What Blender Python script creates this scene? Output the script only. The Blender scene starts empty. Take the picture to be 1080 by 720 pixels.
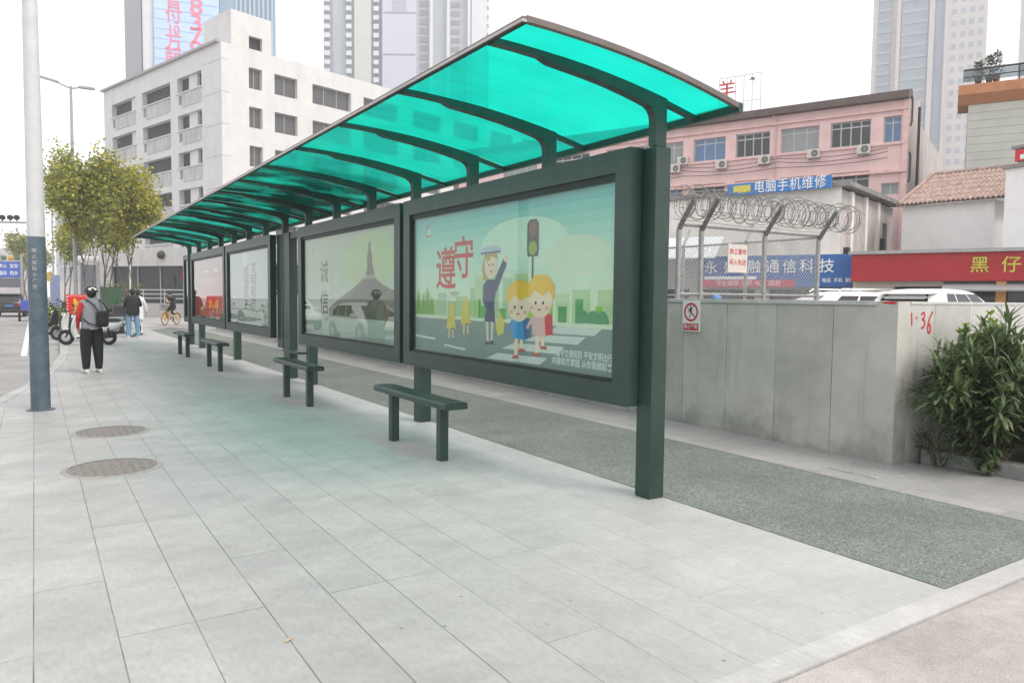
import bpy, bmesh, math, random
import numpy as np
from mathutils import Vector, Matrix
R = math.radians
random.seed(7)
HAZE_D, SKY_L, EXPO = .0011, 8.2, .70
SC = bpy.context.scene
COL = SC.collection

# ------------------------------------------------------------------ camera numbers
F_PX, EYE = 780.0, 1.6
PITCH, YAW, ROLL = R(-3.4277), R(32.8487), R(0.6)
_f = np.array([math.sin(YAW)*math.cos(PITCH), math.cos(YAW)*math.cos(PITCH), math.sin(PITCH)])
_r0 = np.array([math.cos(YAW), -math.sin(YAW), 0.0]); _u0 = np.cross(_r0, _f)
_r = _r0*math.cos(ROLL) + _u0*math.sin(ROLL); _u = -_r0*math.sin(ROLL) + _u0*math.cos(ROLL)
def ray(px, py): return _f + (px-540)/F_PX*_r - (py-360)/F_PX*_u
def ahead(px, d, py=None, radial=False):
    """ground position at forward distance d below a point seen at column px (row py)"""
    v = ray(px, 308+.0105*px if py is None else py)
    if radial: v = v/math.hypot(v[0], v[1])
    v = v*d
    return Vector((v[0], v[1], 0))
def hit(px, py, A, h):
    """(u, z) where a sight line meets the upright plane through A with heading h"""
    d = ray(px, py); dx, dy = math.sin(h), math.cos(h)
    t, u = np.linalg.solve(np.array([[d[0], -dx], [d[1], -dy]]), np.array([A[0], A[1]]))
    return float(u), float(EYE + d[2]*t)

# ------------------------------------------------------------------ materials
MATS = {}
def M(name, col, rough=.6, metal=0, var=.12, scale=6, bump=0, bscale=60, spec=.4, stain=None):
    if name in MATS: return MATS[name]
    m = bpy.data.materials.new(name); m.use_nodes = True
    nt = m.node_tree; N = nt.nodes; L = nt.links
    b = N['Principled BSDF']
    b.inputs['Roughness'].default_value = rough; b.inputs['Metallic'].default_value = metal
    b.inputs['Specular IOR Level'].default_value = spec
    tc = N.new('ShaderNodeTexCoord')
    n1 = N.new('ShaderNodeTexNoise'); n1.inputs['Scale'].default_value = scale; n1.inputs['Detail'].default_value = 6
    n1.inputs['Roughness'].default_value = .65
    L.new(tc.outputs['Object'], n1.inputs['Vector'])
    mr = N.new('ShaderNodeMapRange'); mr.inputs[1].default_value = .3; mr.inputs[2].default_value = .7
    mr.inputs[3].default_value = 1-var; mr.inputs[4].default_value = 1+var
    L.new(n1.outputs['Fac'], mr.inputs[0])
    mx = N.new('ShaderNodeMix'); mx.data_type = 'RGBA'; mx.blend_type = 'MULTIPLY'; mx.inputs[0].default_value = 1
    mx.inputs[6].default_value = (*col, 1); L.new(mr.outputs[0], mx.inputs[7])
    out = mx.outputs[2]
    if stain:
        sc, sz, amount, scol = stain
        mp = N.new('ShaderNodeMapping'); mp.inputs['Scale'].default_value = (sc, sc, sc*sz)
        L.new(tc.outputs['Object'], mp.inputs['Vector'])
        n3 = N.new('ShaderNodeTexNoise'); n3.inputs['Scale'].default_value = 1; n3.inputs['Detail'].default_value = 8
        L.new(mp.outputs[0], n3.inputs['Vector'])
        m3 = N.new('ShaderNodeMapRange'); m3.inputs[1].default_value = .5; m3.inputs[2].default_value = .75
        m3.inputs[3].default_value = 0; m3.inputs[4].default_value = amount
        L.new(n3.outputs['Fac'], m3.inputs[0])
        mx2 = N.new('ShaderNodeMix'); mx2.data_type = 'RGBA'; mx2.inputs[7].default_value = (*scol, 1)
        L.new(m3.outputs[0], mx2.inputs[0]); L.new(out, mx2.inputs[6]); out = mx2.outputs[2]
    L.new(out, b.inputs['Base Color'])
    if bump:
        n2 = N.new('ShaderNodeTexNoise'); n2.inputs['Scale'].default_value = bscale; n2.inputs['Detail'].default_value = 4
        L.new(tc.outputs['Object'], n2.inputs['Vector'])
        bp = N.new('ShaderNodeBump'); bp.inputs['Strength'].default_value = bump; bp.inputs['Distance'].default_value = .01
        L.new(n2.outputs['Fac'], bp.inputs['Height']); L.new(bp.outputs[0], b.inputs['Normal'])
    MATS[name] = m
    return m

def nodes(m): return m.node_tree.nodes, m.node_tree.links, m.node_tree.nodes['Principled BSDF']
def facing_fresnel(N, L, f0, gain=1.0):
    g = N.new('ShaderNodeNewGeometry'); d = N.new('ShaderNodeVectorMath'); d.operation = 'DOT_PRODUCT'
    L.new(g.outputs['Normal'], d.inputs[0]); L.new(g.outputs['Incoming'], d.inputs[1])
    c = math_node(N, L, 'ABSOLUTE', d.outputs['Value']); k = math_node(N, L, 'POWER', math_node(N, L, 'SUBTRACT', 1.0, c), 5.0)
    return math_node(N, L, 'ADD', math_node(N, L, 'MULTIPLY', k, (1-f0)*gain), f0)
def math_node(N, L, op, a, b=None):
    n = N.new('ShaderNodeMath'); n.operation = op
    for i, v in enumerate((a, b)):
        if v is None: continue
        if isinstance(v, (int, float)): n.inputs[i].default_value = v
        else: L.new(v, n.inputs[i])
    return n.outputs[0]
def mix_col(N, L, fac, a, b, mode='MIX'):
    n = N.new('ShaderNodeMix'); n.data_type = 'RGBA'; n.blend_type = mode
    for i, v in ((0, fac), (6, a), (7, b)):
        if isinstance(v, (int, float)): n.inputs[i].default_value = v
        elif isinstance(v, tuple): n.inputs[i].default_value = (*v, 1)
        else: L.new(v, n.inputs[i])
    return n.outputs[2]
def noise(N, L, vec, scale, detail=5, lo=.3, hi=.7, a=0, b=1, rough=.6):
    n = N.new('ShaderNodeTexNoise'); n.inputs['Scale'].default_value = scale; n.inputs['Detail'].default_value = detail
    n.inputs['Roughness'].default_value = rough
    L.new(vec, n.inputs['Vector'])
    mr = N.new('ShaderNodeMapRange')
    for i, v in enumerate((lo, hi, a, b)): mr.inputs[i+1].default_value = v
    L.new(n.outputs['Fac'], mr.inputs[0]); return mr.outputs[0]

def slab_material(name, c1, c2, joint, bw, rh, along_y=True, off=(0, 0), rough=.52, grime=.35, fade=True):
    m = bpy.data.materials.new(name); m.use_nodes = True; N, L, B = nodes(m)
    tc = N.new('ShaderNodeTexCoord'); P = tc.outputs['Object']
    mp = N.new('ShaderNodeMapping'); mp.inputs['Location'].default_value = (off[0], off[1], 0)
    if along_y: mp.inputs['Rotation'].default_value = (0, 0, R(90))
    L.new(P, mp.inputs['Vector'])
    br = N.new('ShaderNodeTexBrick'); br.offset = .43; br.offset_frequency = 3; br.squash = 1
    br.inputs['Scale'].default_value = 1; br.inputs['Brick Width'].default_value = bw; br.inputs['Row Height'].default_value = rh
    br.inputs['Mortar Size'].default_value = .0032; br.inputs['Mortar Smooth'].default_value = .25; br.inputs['Bias'].default_value = 0
    br.inputs['Color1'].default_value = (*c1, 1); br.inputs['Color2'].default_value = (*c2, 1); br.inputs['Mortar'].default_value = (*[(a+d)/2 for a, d in zip(c1, c2)], 1)
    L.new(mp.outputs[0], br.inputs['Vector'])
    big = noise(N, L, P, .55, 6, .3, .72, .86, 1.08)
    mid = noise(N, L, P, 4.5, 8, .3, .7, .92, 1.06)
    fine = noise(N, L, P, 260, 3, .3, .7, .84, 1.13)
    streak = N.new('ShaderNodeMapping'); streak.inputs['Scale'].default_value = (.7, 3.2, 1); streak.inputs['Rotation'].default_value = (0, 0, R(70))
    L.new(P, streak.inputs['Vector'])
    dirt = noise(N, L, streak.outputs[0], 1.3, 9, .52, .74, 0, grime, .7)
    sxy = N.new('ShaderNodeSeparateXYZ'); L.new(P, sxy.inputs[0])
    x_ramp = N.new('ShaderNodeMapRange'); L.new(sxy.outputs[0], x_ramp.inputs[0])
    for i, v in enumerate((1.3, 3.4, 1.0, .22 if fade else 1.0)): x_ramp.inputs[i+1].default_value = v
    jf = math_node(N, L, 'MULTIPLY', math_node(N, L, 'MULTIPLY', br.outputs['Fac'], x_ramp.outputs[0]), noise(N, L, P, 1.1, 7, .32, .55, .25, 1.0))   # joints partly filled with dust
    c = mix_col(N, L, jf, br.outputs['Color'], joint)
    flame = N.new('ShaderNodeMapping'); flame.inputs['Scale'].default_value = (1, .45, 1); flame.inputs['Rotation'].default_value = (0, 0, R(65)); L.new(P, flame.inputs['Vector'])
    c = mix_col(N, L, 1.0, c, noise(N, L, flame.outputs[0], 38, 4, .3, .7, .90, 1.09), 'MULTIPLY')
    c = mix_col(N, L, 1.0, c, big, 'MULTIPLY'); c = mix_col(N, L, 1.0, c, mid, 'MULTIPLY'); c = mix_col(N, L, 1.0, c, fine, 'MULTIPLY')
    dulling = noise(N, L, P, 1.15, 9, .36, .66, .04, .50, .7)      # dull grey mottling, stronger towards low x where fade is set
    c = mix_col(N, L, math_node(N, L, 'MULTIPLY', dulling, x_ramp.outputs[0]), c, (.20, .20, .195))
    c = mix_col(N, L, dirt, c, (.25, .245, .235))
    vo = N.new('ShaderNodeTexVoronoi'); vo.inputs['Scale'].default_value = 5.5; L.new(P, vo.inputs['Vector'])
    sp = math_node(N, L, 'MULTIPLY', math_node(N, L, 'LESS_THAN', vo.outputs['Distance'], .055), noise(N, L, P, .7, 3, .48, .56, 0, .75))
    c = mix_col(N, L, sp, c, (.13, .125, .12))       # trodden gum and grit
    c = mix_col(N, L, noise(N, L, P, .9, 9, .58, .70, 0, .22, .72), c, (.20, .205, .20))
    L.new(c, B.inputs['Base Color'])
    L.new(noise(N, L, P, 2.1, 6, .3, .7, rough-.12, rough+.12), B.inputs['Roughness'])
    bp = N.new('ShaderNodeBump'); bp.inputs['Strength'].default_value = .35; bp.inputs['Distance'].default_value = .004
    h = math_node(N, L, 'ADD', math_node(N, L, 'MULTIPLY', jf, -1.0), math_node(N, L, 'MULTIPLY', fine, .35))
    L.new(h, bp.inputs['Height']); L.new(bp.outputs[0], B.inputs['Normal'])
    MATS[name] = m; return m

def granite_wall_material(name, col, pitch_m, axis):
    m = bpy.data.materials.new(name); m.use_nodes = True; N, L, B = nodes(m)
    tc = N.new('ShaderNodeTexCoord'); P = tc.outputs['Object']
    sx = N.new('ShaderNodeSeparateXYZ'); L.new(P, sx.inputs[0])
    a = math_node(N, L, 'ADD', sx.outputs[axis], -3.955 if axis == 1 else .02); z = sx.outputs[2]
    fr = math_node(N, L, 'FRACT', math_node(N, L, 'MULTIPLY', a, 1/pitch_m))
    joint = math_node(N, L, 'LESS_THAN', fr, .011)
    cell = math_node(N, L, 'FLOOR', math_node(N, L, 'MULTIPLY', a, 1/pitch_m))
    wn = N.new('ShaderNodeTexWhiteNoise'); wn.noise_dimensions = '1D'; L.new(cell, wn.inputs['W'])
    tone = math_node(N, L, 'ADD', math_node(N, L, 'MULTIPLY', wn.outputs[0], .14), .93)
    c = mix_col(N, L, 1.0, col, tone, 'MULTIPLY')
    c = mix_col(N, L, 1.0, c, noise(N, L, P, 170, 3, .3, .7, .8, 1.15), 'MULTIPLY')
    c = mix_col(N, L, 1.0, c, noise(N, L, P, 2.5, 8, .3, .7, .82, 1.1), 'MULTIPLY')
    # damp stains along the foot with ragged upper edge, and run-off streaks
    edge = noise(N, L, P, 1.3, 9, .3, .7, -.12, .52, .75)
    st = N.new('ShaderNodeMapRange'); L.new(math_node(N, L, 'SUBTRACT', edge, z), st.inputs[0])
    st.inputs[1].default_value = -.10; st.inputs[2].default_value = .22; st.inputs[3].default_value = 0; st.inputs[4].default_value = .48
    c = mix_col(N, L, st.outputs[0], c, (.12, .117, .11))
    mp = N.new('ShaderNodeMapping'); mp.inputs['Scale'].default_value = (9, 9, .6); L.new(P, mp.inputs['Vector'])
    c = mix_col(N, L, noise(N, L, mp.outputs[0], 1, 6, .55, .75, 0, .35), c, (.2, .2, .19))
    c = mix_col(N, L, math_node(N, L, 'MULTIPLY', joint, noise(N, L, P, 1.6, 5, .35, .6, .3, .95)), c, (.10, .10, .095))
    L.new(c, B.inputs['Base Color']); B.inputs['Roughness'].default_value = .55
    bp = N.new('ShaderNodeBump'); bp.inputs['Strength'].default_value = .3; bp.inputs['Distance'].default_value = .004
    L.new(math_node(N, L, 'MULTIPLY', joint, -1.0), bp.inputs['Height']); L.new(bp.outputs[0], B.inputs['Normal'])
    MATS[name] = m; return m

def asphalt_material(name, col, speck, scale=140, grime=(.06, .06, .06)):
    m = bpy.data.materials.new(name); m.use_nodes = True; N, L, B = nodes(m)
    tc = N.new('ShaderNodeTexCoord'); P = tc.outputs['Object']
    vo = N.new('ShaderNodeTexVoronoi'); vo.inputs['Scale'].default_value = scale; L.new(P, vo.inputs['Vector'])
    sp = N.new('ShaderNodeMapRange'); L.new(vo.outputs['Color'], sp.inputs[0]); sp.inputs[1].default_value = .15; sp.inputs[2].default_value = .95
    c = mix_col(N, L, sp.outputs[0], col, speck)
    c = mix_col(N, L, 1.0, c, noise(N, L, P, .8, 7, .3, .7, .78, 1.16), 'MULTIPLY')
    c = mix_col(N, L, 1.0, c, noise(N, L, P, 9, 7, .3, .7, .88, 1.1), 'MULTIPLY')
    c = mix_col(N, L, noise(N, L, P, 1.7, 8, .56, .8, 0, .4), c, grime)
    L.new(c, B.inputs['Base Color']); B.inputs['Roughness'].default_value = .85
    bp = N.new('ShaderNodeBump'); bp.inputs['Strength'].default_value = .6; bp.inputs['Distance'].default_value = .006
    L.new(vo.outputs['Distance'], bp.inputs['Height']); L.new(bp.outputs[0], B.inputs['Normal'])
    MATS[name] = m; return m

def leaf_material(name, col, col2, trans=.35):
    m = bpy.data.materials.new(name); m.use_nodes = True; N, L, B = nodes(m)
    geo = N.new('ShaderNodeNewGeometry')
    c = mix_col(N, L, geo.outputs['Random Per Island'], col, col2)
    L.new(c, B.inputs['Base Color']); B.inputs['Roughness'].default_value = .5
    tr = N.new('ShaderNodeBsdfTranslucent'); L.new(c, tr.inputs['Color'])
    ms = N.new('ShaderNodeMixShader'); ms.inputs[0].default_value = trans
    L.new(B.outputs[0], ms.inputs[1]); L.new(tr.outputs[0], ms.inputs[2]); L.new(ms.outputs[0], N['Material Output'].inputs['Surface'])
    MATS[name] = m; return m

def glass_material(name, tint=(.93, .97, .95), ior=1.5, dark=None, rough=0.0, gain=1.0):
    m = bpy.data.materials.new(name); m.use_nodes = True; N, L, B = nodes(m)
    fr = facing_fresnel(N, L, 1.5*((ior-1)/(ior+1))**2, gain)
    gl = N.new('ShaderNodeBsdfGlossy'); gl.inputs['Roughness'].default_value = rough
    if dark: back = N.new('ShaderNodeBsdfDiffuse'); back.inputs['Color'].default_value = (*dark, 1)
    else: back = N.new('ShaderNodeBsdfTransparent'); back.inputs['Color'].default_value = (*tint, 1)
    ms = N.new('ShaderNodeMixShader'); L.new(fr, ms.inputs[0]); L.new(back.outputs[0], ms.inputs[1]); L.new(gl.outputs[0], ms.inputs[2])
    L.new(ms.outputs[0], N['Material Output'].inputs['Surface'])
    MATS[name] = m; return m

def canopy_material():
    m = bpy.data.materials.new('green_polycarbonate'); m.use_nodes = True; N, L, B = nodes(m)
    tc = N.new('ShaderNodeTexCoord'); P = tc.outputs['Object']
    sxyz = N.new('ShaderNodeSeparateXYZ'); L.new(P, sxyz.inputs[0])
    zone = N.new('ShaderNodeMapRange'); zone.interpolation_type = 'SMOOTHSTEP'; L.new(sxyz.outputs[1], zone.inputs[0])
    for i, v in enumerate((8.0, 11.5, 0, 1)): zone.inputs[i+1].default_value = v
    mottle = math_node(N, L, 'MULTIPLY', noise(N, L, P, .62, 6, .40, .54, 0, .93, .55), zone.outputs[0])     # dark mottling that sets in towards the far bays
    dirt = math_node(N, L, 'MULTIPLY', noise(N, L, P, 1.9, 8, .3, .75, 1.0, .82), math_node(N, L, 'SUBTRACT', 1.0, mottle))
    streaks = N.new('ShaderNodeMapping'); streaks.inputs['Scale'].default_value = (.5, 9, 1); L.new(P, streaks.inputs['Vector'])
    dirt = math_node(N, L, 'MULTIPLY', dirt, noise(N, L, streaks.outputs[0], 1.2, 5, .45, .75, 1.0, .86))
    geo = N.new('ShaderNodeNewGeometry'); dp = N.new('ShaderNodeVectorMath'); dp.operation = 'DOT_PRODUCT'
    L.new(geo.outputs['Normal'], dp.inputs[0]); L.new(geo.outputs['Incoming'], dp.inputs[1])
    path = math_node(N, L, 'MINIMUM', math_node(N, L, 'MAXIMUM', math_node(N, L, 'DIVIDE', .46, math_node(N, L, 'MAXIMUM', math_node(N, L, 'ABSOLUTE', dp.outputs['Value']), .05)), .75), 3.0)   # longer way through the sheet at a slant
    gm = N.new('ShaderNodeGamma'); gm.inputs['Color'].default_value = (.003, .73, .57, 1); L.new(path, gm.inputs['Gamma'])
    tcol = mix_col(N, L, 1.0, gm.outputs[0], dirt, 'MULTIPLY')
    tp = N.new('ShaderNodeBsdfTransparent'); L.new(tcol, tp.inputs['Color'])
    tl = N.new('ShaderNodeBsdfTranslucent'); L.new(mix_col(N, L, 1.0, (.015, .64, .52), dirt, 'MULTIPLY'), tl.inputs['Color'])
    a = N.new('ShaderNodeMixShader'); a.inputs[0].default_value = .42; L.new(tp.outputs[0], a.inputs[1]); L.new(tl.outputs[0], a.inputs[2])
    gl = N.new('ShaderNodeBsdfGlossy'); gl.inputs['Roughness'].default_value = .12
    fr = facing_fresnel(N, L, .01, .2)
    b = N.new('ShaderNodeMixShader'); L.new(fr, b.inputs[0]); L.new(a.outputs[0], b.inputs[1]); L.new(gl.outputs[0], b.inputs[2])
    L.new(b.outputs[0], N['Material Output'].inputs['Surface'])
    MATS[m.name] = m; return m

# ------------------------------------------------------------------ mesh builder
class MB:
    def __init__(self): self.v = []; self.f = []; self.mi = []; self.mats = []; self.cur = 0; self.smooth = []; self.sm = False
    def use(self, mat, smooth=False):
        if mat not in self.mats: self.mats.append(mat)
        self.cur = self.mats.index(mat); self.sm = smooth; return self
    def add(self, vs, fs, smooth=None):
        o = len(self.v); self.v += [tuple(p) for p in vs]
        for f in fs:
            self.f.append([i+o for i in f]); self.mi.append(self.cur); self.smooth.append(self.sm if smooth is None else smooth)
        return self
    def quad(self, a, b, c, d): return self.add([a, b, c, d], [(0, 1, 2, 3)], False)
    def poly(self, pts): return self.add(pts, [tuple(range(len(pts)))], False)
    def box(self, x0, x1, y0, y1, z0, z1, bev=0):
        if x0 > x1: x0, x1 = x1, x0
        if y0 > y1: y0, y1 = y1, y0
        if z0 > z1: z0, z1 = z1, z0
        if bev > 0:
            bm = bmesh.new(); bmesh.ops.create_cube(bm, size=1)
            for v in bm.verts: v.co = Vector(((x0+x1)/2+v.co.x*(x1-x0), (y0+y1)/2+v.co.y*(y1-y0), (z0+z1)/2+v.co.z*(z1-z0)))
            bmesh.ops.bevel(bm, geom=bm.edges[:], offset=bev, segments=2, affect='EDGES', profile=.5)
            bm.verts.index_update()
            self.add([v.co for v in bm.verts], [[v.index for v in f.verts] for f in bm.faces], False); bm.free(); return self
        return self.add([(x0, y0, z0), (x1, y0, z0), (x1, y1, z0), (x0, y1, z0), (x0, y0, z1), (x1, y0, z1), (x1, y1, z1), (x0, y1, z1)],
                        [(0, 3, 2, 1), (4, 5, 6, 7), (0, 1, 5, 4), (1, 2, 6, 5), (2, 3, 7, 6), (3, 0, 4, 7)], False)
    def obox(self, c, sx, sy, sz, m3):
        p = [Vector(c) + m3 @ Vector((a*sx/2, b*sy/2, d*sz/2)) for d in (-1, 1) for a, b in ((-1, -1), (1, -1), (1, 1), (-1, 1))]
        return self.add(p, [(0, 3, 2, 1), (4, 5, 6, 7), (0, 1, 5, 4), (1, 2, 6, 5), (2, 3, 7, 6), (3, 0, 4, 7)], False)
    def tube(self, pts, rad, n=8, closed=False, caps=True):
        pts = [Vector(p) for p in pts]; k = len(pts)
        rs = rad if isinstance(rad, (list, tuple)) else [rad]*k
        rings = []; up = None
        for i, p in enumerate(pts):
            if closed: t = pts[(i+1) % k]-pts[i-1]
            else: t = pts[min(i+1, k-1)]-pts[max(i-1, 0)]
            t = t.normalized() if t.length > 1e-9 else Vector((0, 0, 1))
            if up is None: up = Vector((0, 0, 1)) if abs(t.z) < .9 else Vector((1, 0, 0))
            a = t.cross(up)
            if a.length < 1e-4: a = t.cross(Vector((.3, .8, .5)))
            a.normalize(); b = a.cross(t).normalized(); up = b
            rings.append([p+(a*math.cos(2*math.pi*j/n)+b*math.sin(2*math.pi*j/n))*rs[i] for j in range(n)])
        vs = [q for r in rings for q in r]; fs = []
        for i in range(k if closed else k-1):
            i2 = (i+1) % k
            for j in range(n): j2 = (j+1) % n; fs.append((i*n+j, i*n+j2, i2*n+j2, i2*n+j))
        if caps and not closed: fs.append(tuple(reversed(range(n)))); fs.append(tuple((k-1)*n+j for j in range(n)))
        return self.add(vs, fs, n > 4)
    def cyl(self, a, b, r0, r1=None, n=20): return self.tube([a, b], [r0, r0 if r1 is None else r1], n)
    def lathe(self, prof, c=(0, 0, 0), n=24, axis='z'):
        vs = []; k = len(prof)
        for r, h in prof:
            for j in range(n):
                a = 2*math.pi*j/n; x, y = r*math.cos(a), r*math.sin(a)
                p = (x, y, h) if axis == 'z' else ((h, x, y) if axis == 'x' else (x, h, y))
                vs.append((p[0]+c[0], p[1]+c[1], p[2]+c[2]))
        fs = [(i*n+j, i*n+(j+1) % n, (i+1)*n+(j+1) % n, (i+1)*n+j) for i in range(k-1) for j in range(n)]
        fs += [tuple(range(n)), tuple((k-1)*n+j for j in range(n))]
        return self.add(vs, fs, True)
    def ball(self, c, rx, ry, rz, n=14, m=9, z0=-1, z1=1):
        prof = []
        a0, a1 = math.asin(z0), math.asin(z1)
        vs = []
        for i in range(m+1):
            a = a0+(a1-a0)*i/m
            for j in range(n):
                t = 2*math.pi*j/n; vs.append((c[0]+rx*math.cos(a)*math.cos(t), c[1]+ry*math.cos(a)*math.sin(t), c[2]+rz*math.sin(a)))
        fs = [(i*n+j, i*n+(j+1) % n, (i+1)*n+(j+1) % n, (i+1)*n+j) for i in range(m) for j in range(n)]
        return self.add(vs, fs, True)
    def prism(self, pts, ext, smooth=False):
        """polygon (3-D points) extruded by the vector ext"""
        e = Vector(ext); n = len(pts); p = [Vector(q) for q in pts]
        fs = [tuple(reversed(range(n))), tuple(range(n, 2*n))] + [(i, (i+1) % n, n+(i+1) % n, n+i) for i in range(n)]
        return self.add(p+[q+e for q in p], fs, smooth)
    def loft(self, rings, cap=True, smooth=True, closed=True):
        n = len(rings[0]); vs = [q for r in rings for q in r]; fs = []
        for i in range(len(rings)-1):
            for j in range(n if closed else n-1): fs.append((i*n+j, i*n+(j+1) % n, (i+1)*n+(j+1) % n, (i+1)*n+j))
        if cap and closed: fs += [tuple(reversed(range(n))), tuple((len(rings)-1)*n+j for j in range(n))]
        return self.add(vs, fs, smooth)
    def text(self, body, size, place, bold=0.0, align='CENTER', thick=.002, sx=1.0, sy=1.0, space=1.0, res=3, fit=None):
        """place(x, y, h) -> 3-D point; flat letters standing h proud"""
        cu = bpy.data.curves.new('lettering', 'FONT'); cu.body = body; cu.size = size; cu.align_x = align; cu.align_y = 'CENTER'
        cu.offset = min(bold, .012*size); cu.resolution_u = res; cu.space_character = space
        o = bpy.data.objects.new('lettering', cu); COL.objects.link(o)
        dg = bpy.context.evaluated_depsgraph_get(); dg.update()
        me = o.evaluated_get(dg).to_mesh()
        if fit: xs = [v.co.x for v in me.vertices]; sx = fit/(max(xs)-min(xs))
        self.add([place(v.co.x*sx, v.co.y*sy, thick) for v in me.vertices], [list(p.vertices) for p in me.polygons], False)
        o.evaluated_get(dg).to_mesh_clear()
        bpy.data.objects.remove(o); bpy.data.curves.remove(cu); return self
    def build(self, name, parent=None, fix=True, kind=None):
        me = bpy.data.meshes.new(name)
        me.from_pydata(self.v, [], self.f)
        for m in self.mats: me.materials.append(m)
        me.polygons.foreach_set('material_index', self.mi); me.polygons.foreach_set('use_smooth', self.smooth)
        if fix and len(self.f) < 40000:
            bm = bmesh.new(); bm.from_mesh(me); bmesh.ops.recalc_face_normals(bm, faces=bm.faces[:]); bm.to_mesh(me); bm.free()
        me.update()
        o = bpy.data.objects.new(name, me); COL.objects.link(o)
        if parent: o.parent = parent
        if kind: o['kind'] = kind
        if any(self.smooth):
            try: me.set_sharp_from_angle(angle=R(38))
            except Exception: pass
        return o

def tag(o, label=None, cat=None, group=None, kind=None):
    if label: o['label'] = label
    if cat: o['category'] = cat
    if group: o['group'] = group
    if kind: o['kind'] = kind
    return o
def thing(name, label, cat, loc=(0, 0, 0), rz=0, group=None):
    o = bpy.data.objects.new(name, None); COL.objects.link(o); o.empty_display_size = .2
    o.location = loc; o.rotation_euler = (0, 0, rz)
    return tag(o, label, cat, group)
def copy_tree(o, parent=None, loc=None, rz=None, label=None):
    c = o.copy(); COL.objects.link(c); c.parent = parent
    if loc is not None: c.location = loc
    if rz is not None: c.rotation_euler = (0, 0, rz)
    if label: c['label'] = label
    for ch in list(o.children): copy_tree(ch, c)
    return c
def setting(o): o['kind'] = 'structure'; return o

# ------------------------------------------------------------------ palette
PAVER = slab_material('granite_pavers', (.405, .40, .392), (.445, .438, .428), (.075, .075, .073), 1.9, .3335, True, (0.0, .04))
STONE = slab_material('pale_stone_strip', (.35, .345, .335), (.41, .40, .39), (.12, .12, .115), .8, .475, True, (.2, -.56), fade=False)
KERBM = slab_material('pale_kerb_stone', (.46, .445, .435), (.51, .50, .49), (.2, .19, .18), 1.0, .4, False, (.1, -.13))
APRON = asphalt_material('worn_concrete', (.355, .322, .308), (.405, .373, .356), 90, (.31, .275, .258))
LANE = asphalt_material('green_grey_lane', (.075, .092, .078), (.27, .295, .265), 120, (.08, .09, .08))
ROADM = asphalt_material('road_asphalt', (.26, .25, .245), (.36, .35, .345), 60, (.2, .19, .19))
GRANITE = granite_wall_material('wall_granite', (.53, .515, .475), .705, 1)
GRANITE2 = granite_wall_material('return_wall_granite', (.52, .51, .49), .69, 0)
GREEN = M('bottle_green_paint', (.021, .046, .038), .36, 0, .22, 4, .12, 90, .45, stain=(7, .12, .4, (.05, .07, .06)))
GREEN_IN = M('green_black_paint', (.010, .020, .017), .5, 0, .1)
EDGE = M('grey_brown_trim', (.16, .135, .125), .45, .3, .15)
EDGE_PALE = M('pale_aluminium_edge', (.42, .38, .36), .4, .5, .12)
CANOPY = canopy_material()
GLASS = glass_material('display_glass', (.93, .98, .95), 1.52, gain=1.35)
WHITE = M('white_paint', (.78, .78, .77), .5, 0, .06)
BLACK = M('black_rubber', (.015, .015, .016), .7, 0, .2)
DARK = M('dark_plastic', (.03, .03, .032), .45, 0, .15)
CHROME = M('bare_metal', (.55, .55, .56), .28, .9, .08)
STEEL = M('galvanised_steel', (.36, .36, .36), .5, .55, .2, 12)

# ------------------------------------------------------------------ setting: ground
def sheet(name, pts, z, mat, kind='structure'):
    b = MB().use(mat); b.poly([(x, y, z) for x, y in pts]); o = b.build(name); o['kind'] = kind; return o
def slab(name, pts, z0, z1, mat):
    b = MB().use(mat); b.prism([(x, y, z0) for x, y in pts], (0, 0, z1-z0)); o = b.build(name); o['kind'] = 'structure'; return o
sheet('ground', [(-145, -95), (325, -95), (325, 325), (-145, 325)], -.16, M('distant_ground', (.22, .21, .2), .9, 0, .2, .3))
sheet('road', [(-40, -90), (1.4, -90), (1.4, 320), (-40, 320)], -.14, ROADM)
kerb_line = [(-.9, -20), (-.9, 9.5), (-.72, 12.2), (-.42, 14.0), (-.05, 16.0), (.3, 19.2), (.55, 23), (.68, 29), (.78, 40), (.9, 70), (1.0, 140)]
def offset_line(line, d): return [(x+d, y) for x, y in line]
pav_pts = [(x+.2, max(y, 2.07)) for x, y in kerb_line[1:]]
slab('pavement', [(-.7, 2.07)] + pav_pts + [(40, 140), (40, 60), (12, 41), (7.3, 41), (7.3, 3.99), (7.3, 2.07)], -.2, 0, PAVER)
b = MB().use(KERBM)
kl = [(-.9, 1.93)] + kerb_line[1:]
b.loft([[(x, y, -.19), (x, y, -.012), (x+.03, y, .003), (x+.196, y, .003), (x+.196, y, -.19)] for x, y in kl], True, False); setting(b.build('road_kerb'))
sheet('asphalt_lane', [(4.235, 2.075), (6.05, 2.075), (6.05, 30), (6.3, 40), (8, 46), (14, 52), (16, 49), (9.5, 42), (6.9, 38), (6.3, 34), (6.055, 30), (5.6, 38), (4.9, 36), (4.235, 31)][:3] + [(6.05, 36), (5.2, 37.5), (4.235, 36)], .004, LANE)
sheet('curving_path', [(4.0, 37.9), (6.05, 36.05), (6.99, 37.3), (11, 43), (10, 45.5), (6, 41.5)], .004, M('grey_path', (.27, .255, .25), .85, 0, .15, 3))
sheet('stone_strip', [(6.055, 2.075), (7.4, 2.075), (7.4, 3.6), (7.0, 3.97), (7.0, 36), (6.055, 36)], .0045, STONE)
slab('edge_kerb', [(-.7, 1.93), (14, 1.93), (14, 2.068), (-.7, 2.068)], -.2, .002, KERBM)
sheet('driveway', [(-.9, -30), (60, -30), (60, 1.926), (-.9, 1.926)], -.012, APRON)
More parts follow.
